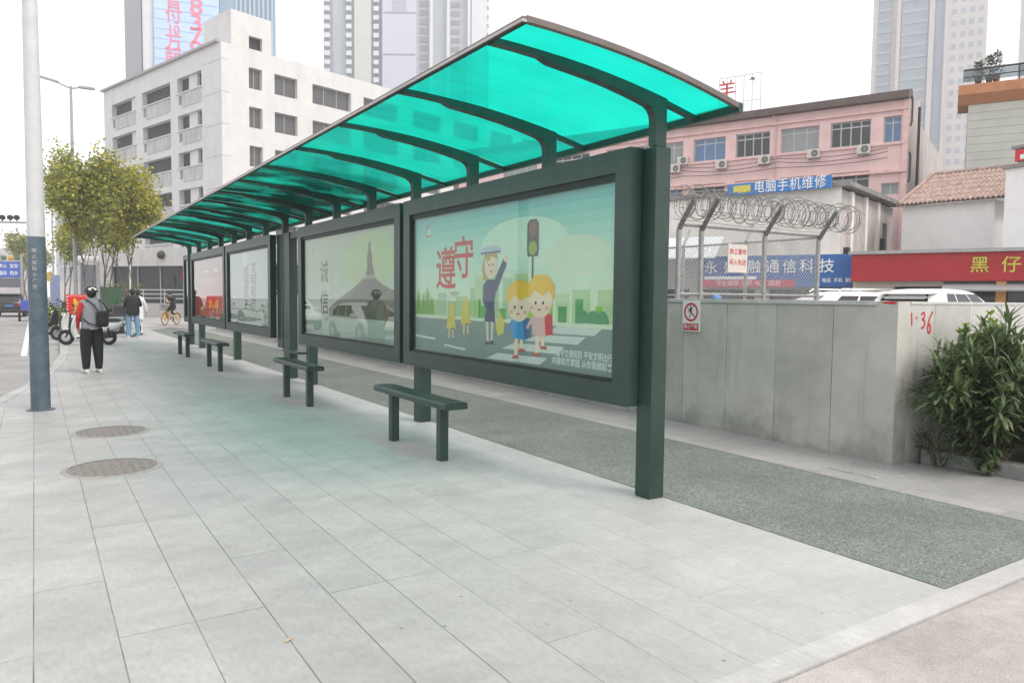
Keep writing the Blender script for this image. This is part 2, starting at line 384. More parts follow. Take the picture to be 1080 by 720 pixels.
slab('parking_lot', [(7.3, 4.3), (7.3, 40), (12, 41), (40, 60), (120, 60), (120, 2.4), (12.2, 2.4), (12.2, 4.3)], -.155, .12, M('lot_concrete', (.3, .29, .28), .85, 0, .15, 2))
b = MB().use(M('road_paint', (.62, .62, .6), .6, 0, .25, 20))
for y in range(6, 150, 8): b.box(-3.9, -3.75, y, y+4, -.136, -.134)
b.box(-.9+.55, -.75+.55, 24, 120, -.136, -.134)
setting(b.build('road_markings'))
# drain grate flush in the stone strip
b = MB().use(M('grey_iron', (.40, .395, .385), .6, .3, .2, 20))
for k in range(8): b.box(6.35, 6.75, 3.75+k*.055, 3.75+k*.055+.03, .0045, .012)
b.box(6.32, 6.35, 3.72, 4.22, .0045, .013); b.box(6.75, 6.78, 3.72, 4.22, .0045, .013)
tag(b.build('drain_grate'), 'small slotted grey drain grate in the pale stone strip', 'drain grate')

# ------------------------------------------------------------------ manholes
PLATE = M('manhole_plate', (.215, .195, .178), .7, .1, .25, 30, .5, 120)
RINGM = M('manhole_ring', (.30, .285, .27), .7, 0, .2, 20)
def manhole(x, y, r, label):
    t = thing('manhole_cover', label, 'manhole cover', (x, y, 0))
    b = MB().use(RINGM); n = 48
    for r0, r1, h in ((r*.90, r, .006),):
        vs = [(q*math.cos(2*math.pi*j/n), q*math.sin(2*math.pi*j/n), hh) for q, hh in ((r0, h), (r1, h), (r1+.004, .001)) for j in range(n)]
        b.add(vs, [(i*n+j, i*n+(j+1) % n, (i+1)*n+(j+1) % n, (i+1)*n+j) for i in range(2) for j in range(n)])
    b.build('ring', t, False)
    b = MB().use(PLATE)
    b.add([(r*.895*math.cos(2*math.pi*j/n), r*.895*math.sin(2*math.pi*j/n), .003) for j in range(n)], [tuple(range(n))])
    for q in (.8, .55, .3):
        vs = [(r*(q+dq)*math.cos(2*math.pi*j/n), r*(q+dq)*math.sin(2*math.pi*j/n), hh) for dq, hh in ((-.02, .0032), (0, .007), (.02, .0032)) for j in range(n)]
        b.add(vs, [(i*n+j, i*n+(j+1) % n, (i+1)*n+(j+1) % n, (i+1)*n+j) for i in range(2) for j in range(n)])
    for k in range(-4, 5):
        for l in range(-4, 5):
            x_, y_ = k*r*.19, l*r*.19
            if x_*x_+y_*y_ < (r*.82)**2: b.box(x_-.012, x_+.012, y_-.03, y_+.03, .003, .0075)
    b.build('plate', t, False)
manhole(.57, 7.62, .41, 'nearer and larger looking of the two round manhole covers')
manhole(.71, 9.62, .40, 'round manhole cover farther off, beyond the nearer one')

# fallen leaf, litter
b = MB().use(M('dry_leaf', (.45, .30, .16), .7, 0, .2))
b.add([(.93+q[0]*.6, 3.35+q[1]*.6, q[2]*.7) for q in ((0, 0, .006), (.03, .02, .014), (.06, .03, .012), (.085, .03, .005), (.06, .01, .013), (.025, -.008, .01))], [(0, 1, 4, 5), (1, 2, 3, 4)])
tag(b.build('fallen_leaf', None, False), 'single dry brown leaf lying on the pavers', 'leaf')

# ------------------------------------------------------------------ street pole in front
t = thing('street_pole', 'tall pole painted slate blue below and pale grey above at the left', 'pole', (.04, 11.89, 0))
SLATE = M('slate_blue_paint', (.085, .115, .145), .45, 0, .3, 7, .1, 40, stain=(5, .5, .5, (.14, .17, .19)))
b = MB().use(SLATE); b.tube([(0, 0, 0), (0, 0, 2.34)], [.118, .108], 28); b.build('painted_base', t)
b = MB().use(M('pale_grey_paint', (.56, .56, .57), .4, .1, .08)); b.tube([(0, 0, 2.341), (0, 0, 11)], [.107, .055], 28); b.tube([(0, 0, 10.8), (-.8, .3, 11.4), (-2.2, .8, 11.7)], .04, 10); b.build('upper_shaft', t)
b = MB().use(SLATE); b.lathe([(.17, 0), (.17, .012), (.12, .02)], n=28); b.build('base_plate', t)
b = MB().use(M('pale_lettering', (.5, .5, .49), .6))
ang = math.atan2(-11.89, -.04)
def onpole(x, y, h):
    a = ang + x/.112; r = .1125+h
    return (r*math.cos(a), r*math.sin(a), y)
for k, ch in enumerate('禁止张贴小广告'):
    b.text(ch, .062, lambda x, y, h, k=k: onpole(x-.03, 2.15-.08*k+y, h), .0, thick=.0015)
b.build('lettering', t, False)

# ------------------------------------------------------------------ bus shelter
shel = thing('bus_shelter', 'long green bus shelter with curved translucent roof and glazed display boxes', 'bus shelter', (0, 0, 0))
RZ = [(2.60, 3.318), (2.80, 3.313), (3.0, 3.303), (3.2, 3.29), (3.4, 3.273), (3.6, 3.25), (3.8, 3.222), (4.0, 3.19), (4.2, 3.153), (4.4, 3.112), (4.56, 3.075)]
def roof_z(x):
    for (a, za), (c, zc) in zip(RZ, RZ[1:]):
        if x <= c: return za+(zc-za)*(x-a)/(c-a)
    return RZ[-1][1]
ARM_Y = [4.34, 5.80, 7.26, 8.72, 10.2, 11.68, 13.14, 14.6, 16.05, 17.5, 19.0, 20.5, 22.0, 23.6, 25.2]
ends = [3.9] + ARM_Y + [25.6]
for y0, y1 in zip(ends, ends[1:]):
    b = MB().use(CANOPY)
    n = len(RZ); vs = [(x, y, z+.012) for y in (y0+.004, y1-.004) for x, z in RZ]
    b.add(vs, [(i, i+1, n+i+1, n+i) for i in range(n-1)], True); b.build('roof_panel', shel, False)
b = MB().use(EDGE); b.box(2.57, 2.602, 3.895, 25.64, 3.317, 3.330); b.use(EDGE_PALE).box(2.567, 2.6025, 3.897, 25.635, 3.297, 3.3165); b.use(GREEN_IN).box(2.569, 2.602, 3.899, 25.633, 3.288, 3.2965)
b.build('front_edge_beam', shel)
b = MB().use(GREEN); b.box(4.555, 4.60, 3.895, 25.64, 3.03, 3.10); b.build('rear_edge_beam', shel)
for y in (3.895, 25.6):
    b = MB().use(EDGE)
    xs = [2.603] + [p[0] for p in RZ[1:-1]] + [4.553]
    b.loft([[(x, y, roof_z(x)-.018), (x, y+.04, roof_z(x)-.018), (x, y+.04, roof_z(x)+.022), (x, y, roof_z(x)+.022)] for x in xs], True, False)
    b.build('end_edge_strip', shel)
top = [(x, roof_z(x)+.006) for x in (2.61, 2.8, 3.0, 3.2, 3.4, 3.6, 3.8, 4.0, 4.2)]
arm_out = top + [(4.2, 2.79), (4.085, 2.79), (4.085, 2.98), (4.075, 3.03), (4.05, 3.065), (4.01, 3.088), (3.93, 3.108), (3.8, 3.137), (3.6, 3.175), (3.4, 3.203), (3.2, 3.225), (3.08, 3.238), (3.04, 3.252), (3.0, 3.27), (2.8, 3.283), (2.61, 3.288)]
for y in ARM_Y:
    b = MB().use(GREEN); b.prism([(x, y-.04, z) for x, z in arm_out], (0, .08, 0))
    b.prism([(4.2, y-.025, roof_z(4.2)+.004), (4.555, y-.025, roof_z(4.555)+.002), (4.555, y-.025, roof_z(4.555)-.035), (4.2, y-.025, roof_z(4.2)-.035)], (0, .05, 0))
    b.build('roof_arm', shel)
posts = [(4.28, 4.45), (8.45, 8.64), (12.95, 13.14), (14.15, 14.55), (18.75, 18.94), (23.3, 23.5), (25.08, 25.28)]
for y0, y1 in posts:
    b = MB().use(GREEN); b.box(4.08, 4.235, y0, y1, 0.0, 2.782, .006);  b.build('post', shel)
b = MB().use(GREEN); b.box(4.07, 4.235, 14.56, 14.95, .55, 2.782, .006); b.build('filler_panel', shel)
b = MB().use(GREEN); b.box(3.93, 4.22, 13.15, 14.14, .535, .575, .008); b.build('seat_plank', shel)
b = MB().use(GREEN); b.box(4.1, 4.2, 13.15, 14.14, 2.66, 2.78); b.build('tie_beam', shel)

PC = {}
def pcol(c, rough=.55):
    key = 'print_%d_%d_%d' % tuple(int(round(v*100)) for v in c)
    return M(key, c, rough, 0, .05, 3)
class Poster(MB):
    """flat print on the plane x = X; u runs left to right (falling y), v upward"""
    def setup(self, yl, yr, zb, zt, X): self.q = (yl, yr, zb, zt, X); self.n = 0; return self
    def at(self, u, v, h=0):
        yl, yr, zb, zt, X = self.q; return (X-h, yl+(yr-yl)*u, zb+(zt-zb)*v)
    def shape(self, pts, col, layer):
        self.n += 1
        self.use(pcol(col)); h = .0004*layer + .00002*self.n
        return self.poly([self.at(u, v, h) for u, v in pts])
    def ell(self, u, v, ru, rv, col, layer, n=18, a0=0, a1=360):
        return self.shape([(u+ru*math.cos(R(a0+(a1-a0)*i/n)), v+rv*math.sin(R(a0+(a1-a0)*i/n))) for i in range(n + (a1-a0 < 360))], col, layer)
    def write(self, s, u, v, size, col, layer, bold=.0, sx=1, align='CENTER', space=1.0, fit=None):
        yl, yr, zb, zt, X = self.q; self.use(pcol(col)); p = self.at(u, v)
        return self.text(s, size, lambda x, y, h: (p[0]-.0004*layer-.0002, p[1]-x, p[2]+y), bold, align, sx=sx, space=space, fit=fit)
    def gradient(self, stops, cols=1, tints=None):
        """horizontal bands in printed colour"""
        n = 16
        for i in range(n):
            v0, v1 = i/n, (i+1)/n; vm = (v0+v1)/2
            for (va, ca), (vb, cb) in zip(stops, stops[1:]):
                if va <= vm <= vb:
                    k = (vm-va)/(vb-va); c = tuple(a+(d-a)*k for a, d in zip(ca, cb)); break
            self.use(pcol(c)); self.quad(self.at(0, v0), self.at(1, v0), self.at(1, v1), self.at(0, v1))
def display_box(y0, y1, z0=.735, z1=2.782, border=.18, art=None):
    """y0 near edge, y1 far edge"""
    fx0, fx1 = 3.94, 4.062
    fr = MB().use(GREEN)
    for a, c, d, e in ((y0, y1, z0, z0+border), (y0, y1, z1-border, z1), (y0, y0+border, z0+border, z1-border), (y1-border, y1, z0+border, z1-border)):
        fr.box(fx0, fx1, a, c, d, e)
    fr.use(GREEN_IN)   # dark inner reveal
    a, c, d, e = y0+border, y1-border, z0+border, z1-border
    w = .022
    fr.box(fx0+.025, fx1-.005, a, a+w, d, e); fr.box(fx0+.025, fx1-.005, c-w, c, d, e); fr.box(fx0+.025, fx1-.005, a+w, c-w, d, d+w); fr.box(fx0+.025, fx1-.005, a+w, c-w, e-2.6*w, e)
    box = fr.build('display_box', shel)
    bm = MB().use(GREEN); bm.box(fx1-.004, fx1+.008, a, c, d, e); bm.build('back_panel', box)
    ps = Poster().setup(c-w, a+w, d+w, e-2.6*w, 4.022); art(ps); ps.build('poster', box, False)
    g = MB().use(GLASS); g.quad((3.976, a+w, d+w), (3.976, c-w, d+w), (3.976, c-w, e-2.6*w), (3.976, a+w, e-2.6*w)); g.build('glass_pane', box, False)
    return box
RED = (.52, .035, .03); NAVY = (.045, .06, .12); SKIN = (.70, .55, .42); HAIR = (.68, .42, .02)
def art_traffic(p):
    p.gradient([(0, (.15, .22, .21)), (.24, (.18, .25, .235)), (.25, (.55, .66, .45)), (.5, (.52, .64, .50)), (.75, (.38, .60, .50)), (1, (.13, .44, .43))])
    p.ell(.62, .74, .20, .16, (.52, .66, .54), .3); p.ell(.85, .64, .12, .12, (.54, .62, .48), .3)
    p.shape([(0, .255), (1, .262), (1, .275), (0, .27)], (.55, .62, .52), 1)
    random.seed(3)
    u = .0
    while u < .97:                                       # pale then darker skyline
        w = random.uniform(.03, .07); hh = random.uniform(.08, .23)
        if .38 < u < .62: hh += .07
        p.shape([(u, .275), (u+w, .275), (u+w, .275+hh), (u, .275+hh)], random.choice([(.36, .52, .27), (.42, .56, .33), (.34, .49, .30)]), 1.5); u += w*random.uniform(.8, 1.5)
    u = .34
    while u < .97:
        w = random.uniform(.012, .035); hh = random.uniform(.04, .14)
        p.shape([(u, .272), (min(u+w, .985), .272), (min(u+w, .985), .272+hh), (u, .272+hh)], random.choice([(.20, .46, .04), (.10, .34, .07), (.28, .52, .05), (.06, .27, .09)]), 2); u += w*random.uniform(.9, 2.6)
    for u, hh in ((.02, .2), (.055, .17), (.085, .22), (.115, .14)):
        p.shape([(u-.02, .275), (u+.02, .275), (u+.012, .275+hh*.6), (u, .275+hh), (u-.012, .275+hh*.6)], (.16, .35, .06), 2)
    for u in (.88, .915, .945): p.ell(u, .275, .025, .07, (.07, .26, .12), 2.2, 10, 0, 180)
    for a, v, w in ((.45, .01, .26), (.53, .085, .25), (.64, .15, .22), (.72, .205, .2)):   # zebra crossing
        p.shape([(a, v), (a+w, v+.005), (min(a+w+.03, .99), v+.05), (a+.06, v+.043)], (.50, .56, .53), 2)
    p.shape([(0, .1), (.14, .09), (.14, .105), (0, .118)], (.50, .56, .53), 2); p.shape([(.2, .055), (.33, .04), (.33, .055), (.2, .07)], (.50, .56, .53), 2)
    # lettering and emblem
    p.write('遵', .207, .59, .52, RED, 3, .006, sx=.98); p.write('守', .318, .66, .50, RED, 3, .006, sx=.95)
    p.write('文明出行', .265, .43, .055, (.30, .12, .10), 3)
    p.ell(.09, .90, .022, .042, (.45, .23, .16), 2.5); p.ell(.094, .893, .017, .032, (.34, .56, .50), 2.7); p.ell(.085, .93, .008, .018, (.15, .25, .35), 3)
    p.shape([(.068, .865), (.112, .87), (.105, .855), (.075, .85)], (.55, .25, .15), 3)
    # signal
    p.shape([(.669, .48), (.677, .48), (.677, .66), (.669, .66)], (.07, .07, .065), 3)
    p.shape([(.65, .655), (.696, .655), (.70, .70), (.698, .85), (.688, .875), (.658, .875), (.648, .85), (.647, .70)], (.10, .085, .07), 3.2)
    p.ell(.673, .815, .017, .04, (.22, .10, .08), 3.5); p.ell(.673, .705, .018, .042, (.24, .33, .05), 3.5)
    # officer
    p.shape([(.446, .255), (.462, .255), (.464, .12), (.452, .11)], (.55, .50, .42), 3); p.shape([(.474, .255), (.49, .255), (.485, .13), (.474, .115)], (.55, .50, .42), 3)
    p.shape([(.447, .12), (.464, .12), (.467, .1), (.443, .1)], (.04, .04, .06), 3.2); p.shape([(.472, .125), (.486, .13), (.492, .105), (.47, .105)], (.04, .04, .06), 3.2)
    p.shape([(.44, .25), (.497, .25), (.49, .36), (.452, .36)], NAVY, 3.3)
    p.shape([(.45, .35), (.49, .35), (.503, .50), (.488, .525), (.452, .525), (.432, .49)], NAVY, 3.4)
    p.shape([(.432, .49), (.45, .50), (.447, .40), (.462, .34), (.45, .325), (.428, .39)], (.06, .075, .14), 3.6)
    p.shape([(.483, .50), (.50, .44), (.553, .62), (.538, .66)], NAVY, 3.5); p.ell(.548, .655, .011, .022, SKIN, 3.6)
    p.shape([(.44, .70), (.425, .60), (.432, .52), (.455, .53), (.46, .68)], (.42, .28, .08), 3.2)
    p.ell(.472, .615, .034, .085, SKIN, 3.7); p.shape([(.445, .69), (.503, .69), (.508, .655), (.475, .675), (.452, .63)], (.45, .30, .07), 3.9)
    p.shape([(.415, .695), (.52, .70), (.525, .718), (.495, .745), (.44, .74), (.415, .72)], (.42, .47, .52), 4.1)
    p.shape([(.418, .69), (.52, .695), (.52, .708), (.418, .703)], (.10, .12, .2), 4.3)
    for u in (.463, .483): p.ell(u, .62, .003, .008, (.05, .04, .04), 4)
    p.ell(.474, .575, .007, .006, (.5, .12, .1), 4)
    # children in front
    for (u, v, body, hair, bag) in ((.612, .36, (.03, .24, .50), HAIR, (.04, .12, .25)), (.707, .39, (.60, .38, .38), (.70, .42, .015), (.55, .03, .04))):
        p.shape([(u-.016, v-.19), (u, v-.19), (u-.002, v-.31), (u-.02, v-.32)], SKIN, 4.4); p.shape([(u+.008, v-.19), (u+.022, v-.19), (u+.022, v-.27), (u+.006, v-.27)], SKIN, 4.4)
        p.shape([(u-.026, v-.31), (u, v-.305), (u, v-.325), (u-.03, v-.33)], (.4, .08, .06), 4.5); p.shape([(u+.004, v-.262), (u+.03, v-.262), (u+.032, v-.282), (u+.004, v-.28)], (.4, .08, .06), 4.5)
        p.shape([(u-.03, v-.2), (u+.032, v-.21), (u+.036, v-.09), (u+.02, v-.06), (u-.02, v-.06), (u-.034, v-.1)], body, 4.6)
        p.shape([(u-.034, v-.09), (u-.024, v-.08), (u-.05, v-.17), (u-.06, v-.16)], body, 4.7)
        p.shape([(u+.02, v-.07), (u+.052, v-.075), (u+.056, v-.19), (u+.026, v-.2)], bag, 4.8)
        p.ell(u, v, .052, .098, SKIN, 5)
        p.shape([(u-.06, v+.02), (u-.058, v+.10), (u-.02, v+.155), (u+.03, v+.155), (u+.062, v+.09), (u+.06, v+.0), (u+.04, v+.06), (u+.01, v+.03), (u-.02, v+.065), (u-.045, v+.02)], hair, 5.2)
        for du in (-.018, .014): p.ell(u+du, v-.01, .0045, .011, (.05, .04, .03), 5.4)
        p.ell(u-.002, v-.05, .008, .006, (.5, .12, .1), 5.4)
        p.ell(u-.034, v-.04, .008, .012, (.65, .35, .28), 5.4); p.ell(u+.03, v-.04, .008, .012, (.65, .35, .28), 5.4)
    p.shape([(.50, .23), (.52, .32), (.545, .25), (.54, .18), (.51, .165)], (.56, .50, .09), 4.2)
    for u, v in ((.245, .32), (.335, .36)):               # two children in yellow far off
        p.ell(u, v, .025, .05, (.58, .50, .15), 3); p.shape([(u-.03, v-.14), (u+.03, v-.14), (u+.022, v-.03), (u-.022, v-.03)], (.57, .48, .08), 2.9)
        p.shape([(u-.018, v-.21), (u-.006, v-.21), (u-.004, v-.13), (u-.018, v-.13)], (.5, .45, .3), 2.8); p.shape([(u+.006, v-.2), (u+.018, v-.2), (u+.018, v-.13), (u+.004, v-.13)], (.5, .45, .3), 2.8)
    p.write('遵守交通规则 平安文明出行', .985, .098, .075, (.60, .66, .62), 3, .001, align='RIGHT', fit=.80)
    p.write('共建和谐家园 从你我做起来', .985, .050, .075, (.60, .66, .62), 3, .001, align='RIGHT', fit=.86)
def art_statue(p):
    p.gradient([(0, (.36, .43, .38)), (.4, (.40, .48, .38)), (.75, (.33, .43, .26)), (1, (.34, .42, .30))])
    p.ell(.72, .72, .25, .25, (.36, .45, .22), .5)
    c = (.055, .065, .035)
    p.shape([(.30, .28), (.42, .38), (.55, .46), (.66, .55), (.72, .59), (.78, .58), (.86, .51), (.99, .44), (.99, .2), (.3, .2)], (.09, .105, .06), 1)
    p.shape([(.40, .33), (.55, .42), (.70, .56), (.80, .56), (.90, .46), (.82, .38), (.6, .30)], c, 1.5)
    p.shape([(.69, .55), (.80, .55), (.785, .62), (.765, .70), (.768, .76), (.758, .80), (.750, .845), (.735, .85), (.725, .80), (.718, .74), (.722, .66), (.705, .60)], (.04, .042, .015), 2)
    p.shape([(.728, .845), (.755, .845), (.752, .885), (.74, .895), (.73, .88)], (.09, .09, .045), 2.2)
    for k in range(5): p.shape([(.70+.02*k, .56), (.71+.02*k, .56), (.704+.02*k, .60), (.698+.02*k, .60)], (.45, .48, .36), 3)
    p.write('诚', .245, .635, .40, (.015, .02, .015), 3, .0045, sx=1.05); p.write('信', .245, .32, .42, (.015, .02, .015), 3, .0045, sx=1.05)
    for k, ch in enumerate('一诺千金诚实守信立身之本'): p.write(ch, .342, .66-.041*k, .06, (.25, .13, .10), 3)
    p.ell(.11, .86, .018, .04, (.22, .27, .2), 2); p.ell(.114, .855, .012, .028, (.36, .43, .33), 2.4)
    p.shape([(0, .03), (.35, .02), (.99, .05), (.99, 0), (0, 0)], (.28, .34, .30), 1)
def art_values(p):
    p.gradient([(0, (.38, .44, .40)), (.5, (.40, .47, .41)), (1, (.36, .46, .38))])
    for col, words in ((.425, '富强民主'), (.60, '文明和谐')):
        for k, ch in enumerate(words): p.write(ch, col, .76-.165*k, .28, (.022, .03, .036), 3, .0034, sx=1.8)
    p.shape([(.33, .80), (.45, .80), (.47, .93), (.46, .985), (.36, .985), (.33, .9)], (.56, .60, .56), 4)
    p.shape([(.40, .13), (.55, .09), (.50, .05), (.36, .06)], (.5, .54, .5), 2)
def art_red(p):
    p.gradient([(0, (.22, .20, .18)), (.3, (.28, .15, .13)), (.42, (.34, .07, .06)), (.75, (.34, .05, .045)), (1, (.30, .12, .11))])
    p.shape([(.02, .03), (.68, .03), (.68, .4), (.02, .36)], (.62, .03, .025), 1)
    p.write('M', .34, .19, .72, (.68, .32, .04), 2, .012, sx=.75)
    for u in (.40, .72): p.ell(u, .80, .07, .018, (.62, .58, .5), 2)
    p.ell(.5, .62, .3, .06, (.40, .20, .06), 1.2)
    for k in range(9):
        p.shape([(.70+.03*k, .08), (.72+.03*k, .08), (.72+.03*k, .2+.12*((k*7) % 4)/3), (.70+.03*k, .2)], ((.3, .2, .18), (.45, .42, .38), (.2, .18, .17))[k % 3], 1.5)
def art_plain(p):
    p.gradient([(0, (.26, .36, .29)), (1, (.33, .45, .36))])
    p.shape([(.2, .90), (.8, .90), (.8, .96), (.2, .96)], (.5, .56, .5), 1)
    for k, ch in enumerate('公交线路图'): p.write(ch, .5, .8-.1*k, .16, (.12, .2, .15), 2)
display_box(4.42, 8.66, art=art_traffic)
display_box(8.77, 13.12, art=art_statue)
display_box(14.97, 19.05, art=art_values)
display_box(19.2, 23.85, art=art_red)
display_box(24.25, 25.12, border=.14, art=art_plain)

# ------------------------------------------------------------------ benches
bench_labels = ['green plank bench closest to the near end of the shelter', 'green plank bench in front of the statue poster and the gap with a seat plank',
                'green plank bench before the pale poster of dark characters', 'farthest green plank bench, before the red poster']
def make_bench(L):
    t = thing('bench', '', 'bench', group='benches under the shelter')
    b = MB().use(GREEN)
    prof = [(-.115, .532), (.115, .532), (.125, .54), (.125, .582), (.115, .595), (.05, .602), (-.05, .602), (-.115, .595), (-.125, .582), (-.125, .54)]
    b.loft([[(x, y, z) for x, z in prof] for y in (-L/2, L/2)], True, False); b.build('seat', t)
    for s in (-1, 1):
        b = MB().use(GREEN); b.box(-.045, .045, s*(L/2-.28)-.045, s*(L/2-.28)+.045, 0, .531, .004); b.build('leg', t)
    return t
b0 = make_bench(1.72)
for k, (x, y) in enumerate(((3.32, 6.96), (3.3, 11.05), (3.22, 16.75), (3.22, 20.65))):
    o = b0 if k == 0 else copy_tree(b0)
    o.location = (x, y, 0); o['label'] = bench_labels[k]

# ------------------------------------------------------------------ boundary wall
w = thing('boundary_wall', 'grey granite clad boundary wall with damp stains behind the shelter', 'wall', (0, 0, 0))
b = MB().use(GRANITE); b.box(7.0, 7.22, 3.98, 36, -.1, 1.555); b.build('wall_face', w)
b = MB().use(M('pale_coping', (.50, .50, .48), .6, 0, .15, 8)); b.box(6.985, 7.24, 4.2, 36, 1.556, 1.6, .004); b.build('coping', w)
w2 = thing('return_wall', 'short grey wall with red painted numerals behind the oleander bush', 'wall', (7.0, 3.98, 0))
b = MB().use(GRANITE2); b.box(.221, 9.5, 0, .22, -.1, 1.565); b.box(.0, .2205, .0, .215, 1.5555, 1.596); b.build('wall_face', w2)
b = MB().use(M('pale_coping', (.5,)*3)); b.box(.225, 9.5, -.006, .226, 1.566, 1.597, .004); b.build('coping', w2)
b = MB().use(M('red_spray_paint', (.55, .03, .04), .6, 0, .25, 30))
def stroke(pts, wd=.011):
    pts = [(.235+(x-.42)*.64, 1.50-(1.485-z)*.72) for x, z in pts]
    for (x0, z0), (x1, z1) in zip(pts, pts[1:]):
        d = Vector((x1-x0, z1-z0)); n = Vector((-d.y, d.x)).normalized()*wd
        stroke.k += 1; y = -.0025-.00008*stroke.k
        b.quad((x0+n.x, y, z0+n.y), (x1+n.x, y, z1+n.y), (x1-n.x, y, z1-n.y), (x0-n.x, y, z0-n.y))
stroke.k = 0
stroke([(.42, 1.47), (.435, 1.36), (.437, 1.29)]); stroke([(.56, 1.41), (.575, 1.385)], .016)
stroke([(.70, 1.44), (.76, 1.475), (.80, 1.45), (.78, 1.40), (.73, 1.375), (.79, 1.365), (.81, 1.32), (.77, 1.26), (.71, 1.26)])
stroke([(1.03, 1.485), (.95, 1.40), (.90, 1.30), (.90, 1.22), (.94, 1.18), (.985, 1.21), (.98, 1.28), (.93, 1.31), (.90, 1.27)])
b.build('painted_numerals', w2, False)
b = MB().use(M('red_spray_paint', (.5,)*3)); b.poly([(-.003, .03, 1.57), (-.003, .14, 1.575), (-.003, .18, 1.595), (-.003, .02, 1.595)]); b.box(-.003, .1, -.003, .12, 1.5968, 1.5985); b.build('paint_blob', w2, False)

# prohibition sign on the wall
s = thing('prohibition_sign', 'small white sign with red crossed out climbing figure fixed on the grey wall', 'sign', (6.985, 6.64, 1.19))
b = MB().use(WHITE); b.box(-.006, .012, -.145, .145, 0, .385, .003); b.build('board', s)
b = MB().use(M('sign_red', (.50, .03, .03), .5, 0, .08))
n = 36
for r0, r1 in ((.093, .118),):
    vs = [(-.0075, r*math.cos(2*math.pi*j/n), .245+r*math.sin(2*math.pi*j/n)) for r in (r0, r1) for j in range(n)]
    b.add(vs, [(j, (j+1) % n, n+(j+1) % n, n+j) for j in range(n)], False)
b.quad((-.0078, .075, .33-.012), (-.0078, .085, .318), (-.0078, -.075, .168), (-.0078, -.085, .18))
b.quad((-.0075, .13, .015), (-.0075, -.13, .015), (-.0075, -.13, .1), (-.0075, .13, .1))
b.use(BLACK)
for pts in ([(.0, .31), (.022, .305), (.018, .33), (.0, .332)], [(-.012, .30), (.02, .295), (.015, .24), (-.015, .245)], [(-.012, .29), (-.055, .32), (-.05, .33), (-.005, .3)], [(-.01, .245), (-.05, .2), (-.04, .19), (.005, .24)], [(.012, .245), (.03, .17), (.018, .168), (.0, .24)], [(.018, .295), (.05, .25), (.042, .24), (.012, .285)]):
    b.poly([(-.0072, y, z) for y, z in pts])
b.use(WHITE); b.text('禁止攀爬', .058, lambda x, y, h: (-.0085, -x, .057+y), .001, thick=0)
b.build('pictogram', s, False)

# ------------------------------------------------------------------ chain link fence with razor wire (behind the wall)
fz0 = .12; FY = 7.2
fence = thing('razor_wire_fence', 'grey chain link fence with angled post tops and coiled razor wire above the wall', 'fence', (7.3, FY, fz0))
RUST = M('weathered_steel', (.22, .215, .21), .6, .5, .3, 12)
WIRE = M('fence_wire', (.40, .40, .39), .5, .5, .15)
fx = [.43, 1.76, 3.04]; ftop = 2.6-fz0
for x in [-.0] + fx:
    b = MB().use(STEEL); b.tube([(x, 0, 0), (x, 0, ftop-.06)], .036, 10); b.use(RUST).tube([(x, 0, ftop-.07), (x, -.07, ftop+.04), (x, -.30, ftop+.36)], .034, 8); b.build('post', fence)
for y in (1.4, 2.87, 4.3):
    b = MB().use(STEEL); b.tube([(3.04, y, 0), (3.04, y, ftop)], .03, 10); b.tube([(3.04, y, ftop), (3.2, y, ftop+.3)], .026, 8); b.build('post', fence)
b = MB().use(STEEL)
b.tube([(0, 0, ftop), (3.04, 0, ftop)], .022, 8); b.tube([(3.04, 0, ftop-.02), (3.04, 6, ftop-.02)], .02, 8); b.tube([(0, 0, 1.55), (3.04, 0, 1.55)], .016, 8); b.tube([(3.04, 0, 1.55), (3.04, 6, 1.55)], .016, 8)
b.build('rail', fence)
def mesh_panel(a, bb, z0, z1):
    b = MB().use(WIRE); a, bb = Vector((*a, 0)), Vector((*bb, 0)); Ln = (bb-a).length; d = (bb-a)/Ln; nrm = Vector((-d.y, d.x, 0)); Hh = z1-z0; st = .062
    def pt(s, z): return a+d*s+Vector((0, 0, z0+z))
    for sg in (1, -1):
        s0 = -Hh if sg > 0 else 0
        s = s0
        while s < Ln+(0 if sg > 0 else Hh):
            pts = []
            lo = max(0, -s) if sg > 0 else max(0, s-Ln); hi = min(Hh, Ln-s) if sg > 0 else min(Hh, s)
            if hi-lo > .02:
                p, q = pt(s+sg*lo, lo), pt(s+sg*hi, hi); off = nrm*.003*sg
                b.tube([p+off, q+off], .0027, 3, caps=False)
            s += st
    b.build('wire_mesh', fence, False)
mesh_panel((0, 0), (.43, 0), .9, ftop); mesh_panel((.43, 0), (1.76, 0), .9, ftop); mesh_panel((1.76, 0), (3.04, 0), .9, ftop); mesh_panel((3.04, 0), (3.04, 1.4), .9, ftop); mesh_panel((3.04, 1.4), (3.04, 4.3), .9, ftop)
b = MB().use(RUST)
for ph, dx in ((0, 0), (math.pi, .05)):
    pts = []; turns = 30
    for i in range(turns*20):
        a = 2*math.pi*i/20+ph; x = -.25+dx+3.85*i/(turns*20)
        r = .18+.035*math.sin(i*.13+ph)+.02*math.sin(i*.037)
        pts.append((x+.05*math.sin(a*.5), -.22+r*math.cos(a)*.95, ftop+.27+r*math.sin(a)))
    b.tube(pts, .0045, 4)
    for i in range(0, len(pts), 3):
        p = pts[i]; b.box(p[0]-.014, p[0]+.014, p[1]-.003, p[1]+.003, p[2]-.005, p[2]+.005)
for k in range(3):
    z = ftop+.05+.14*k; y = -.09-.1*k
    b.tube([(-.2, y, z), (.43, y, z-.005), (1.1, y, z-.02), (1.76, y, z), (2.4, y, z-.02), (3.04, y, z)], .004, 4)
b.build('razor_coil', fence, False)
s = thing('fence_notice', 'small white notice with red characters hung on the razor wire fence', 'sign', (8.42, FY-.045, 1.98))
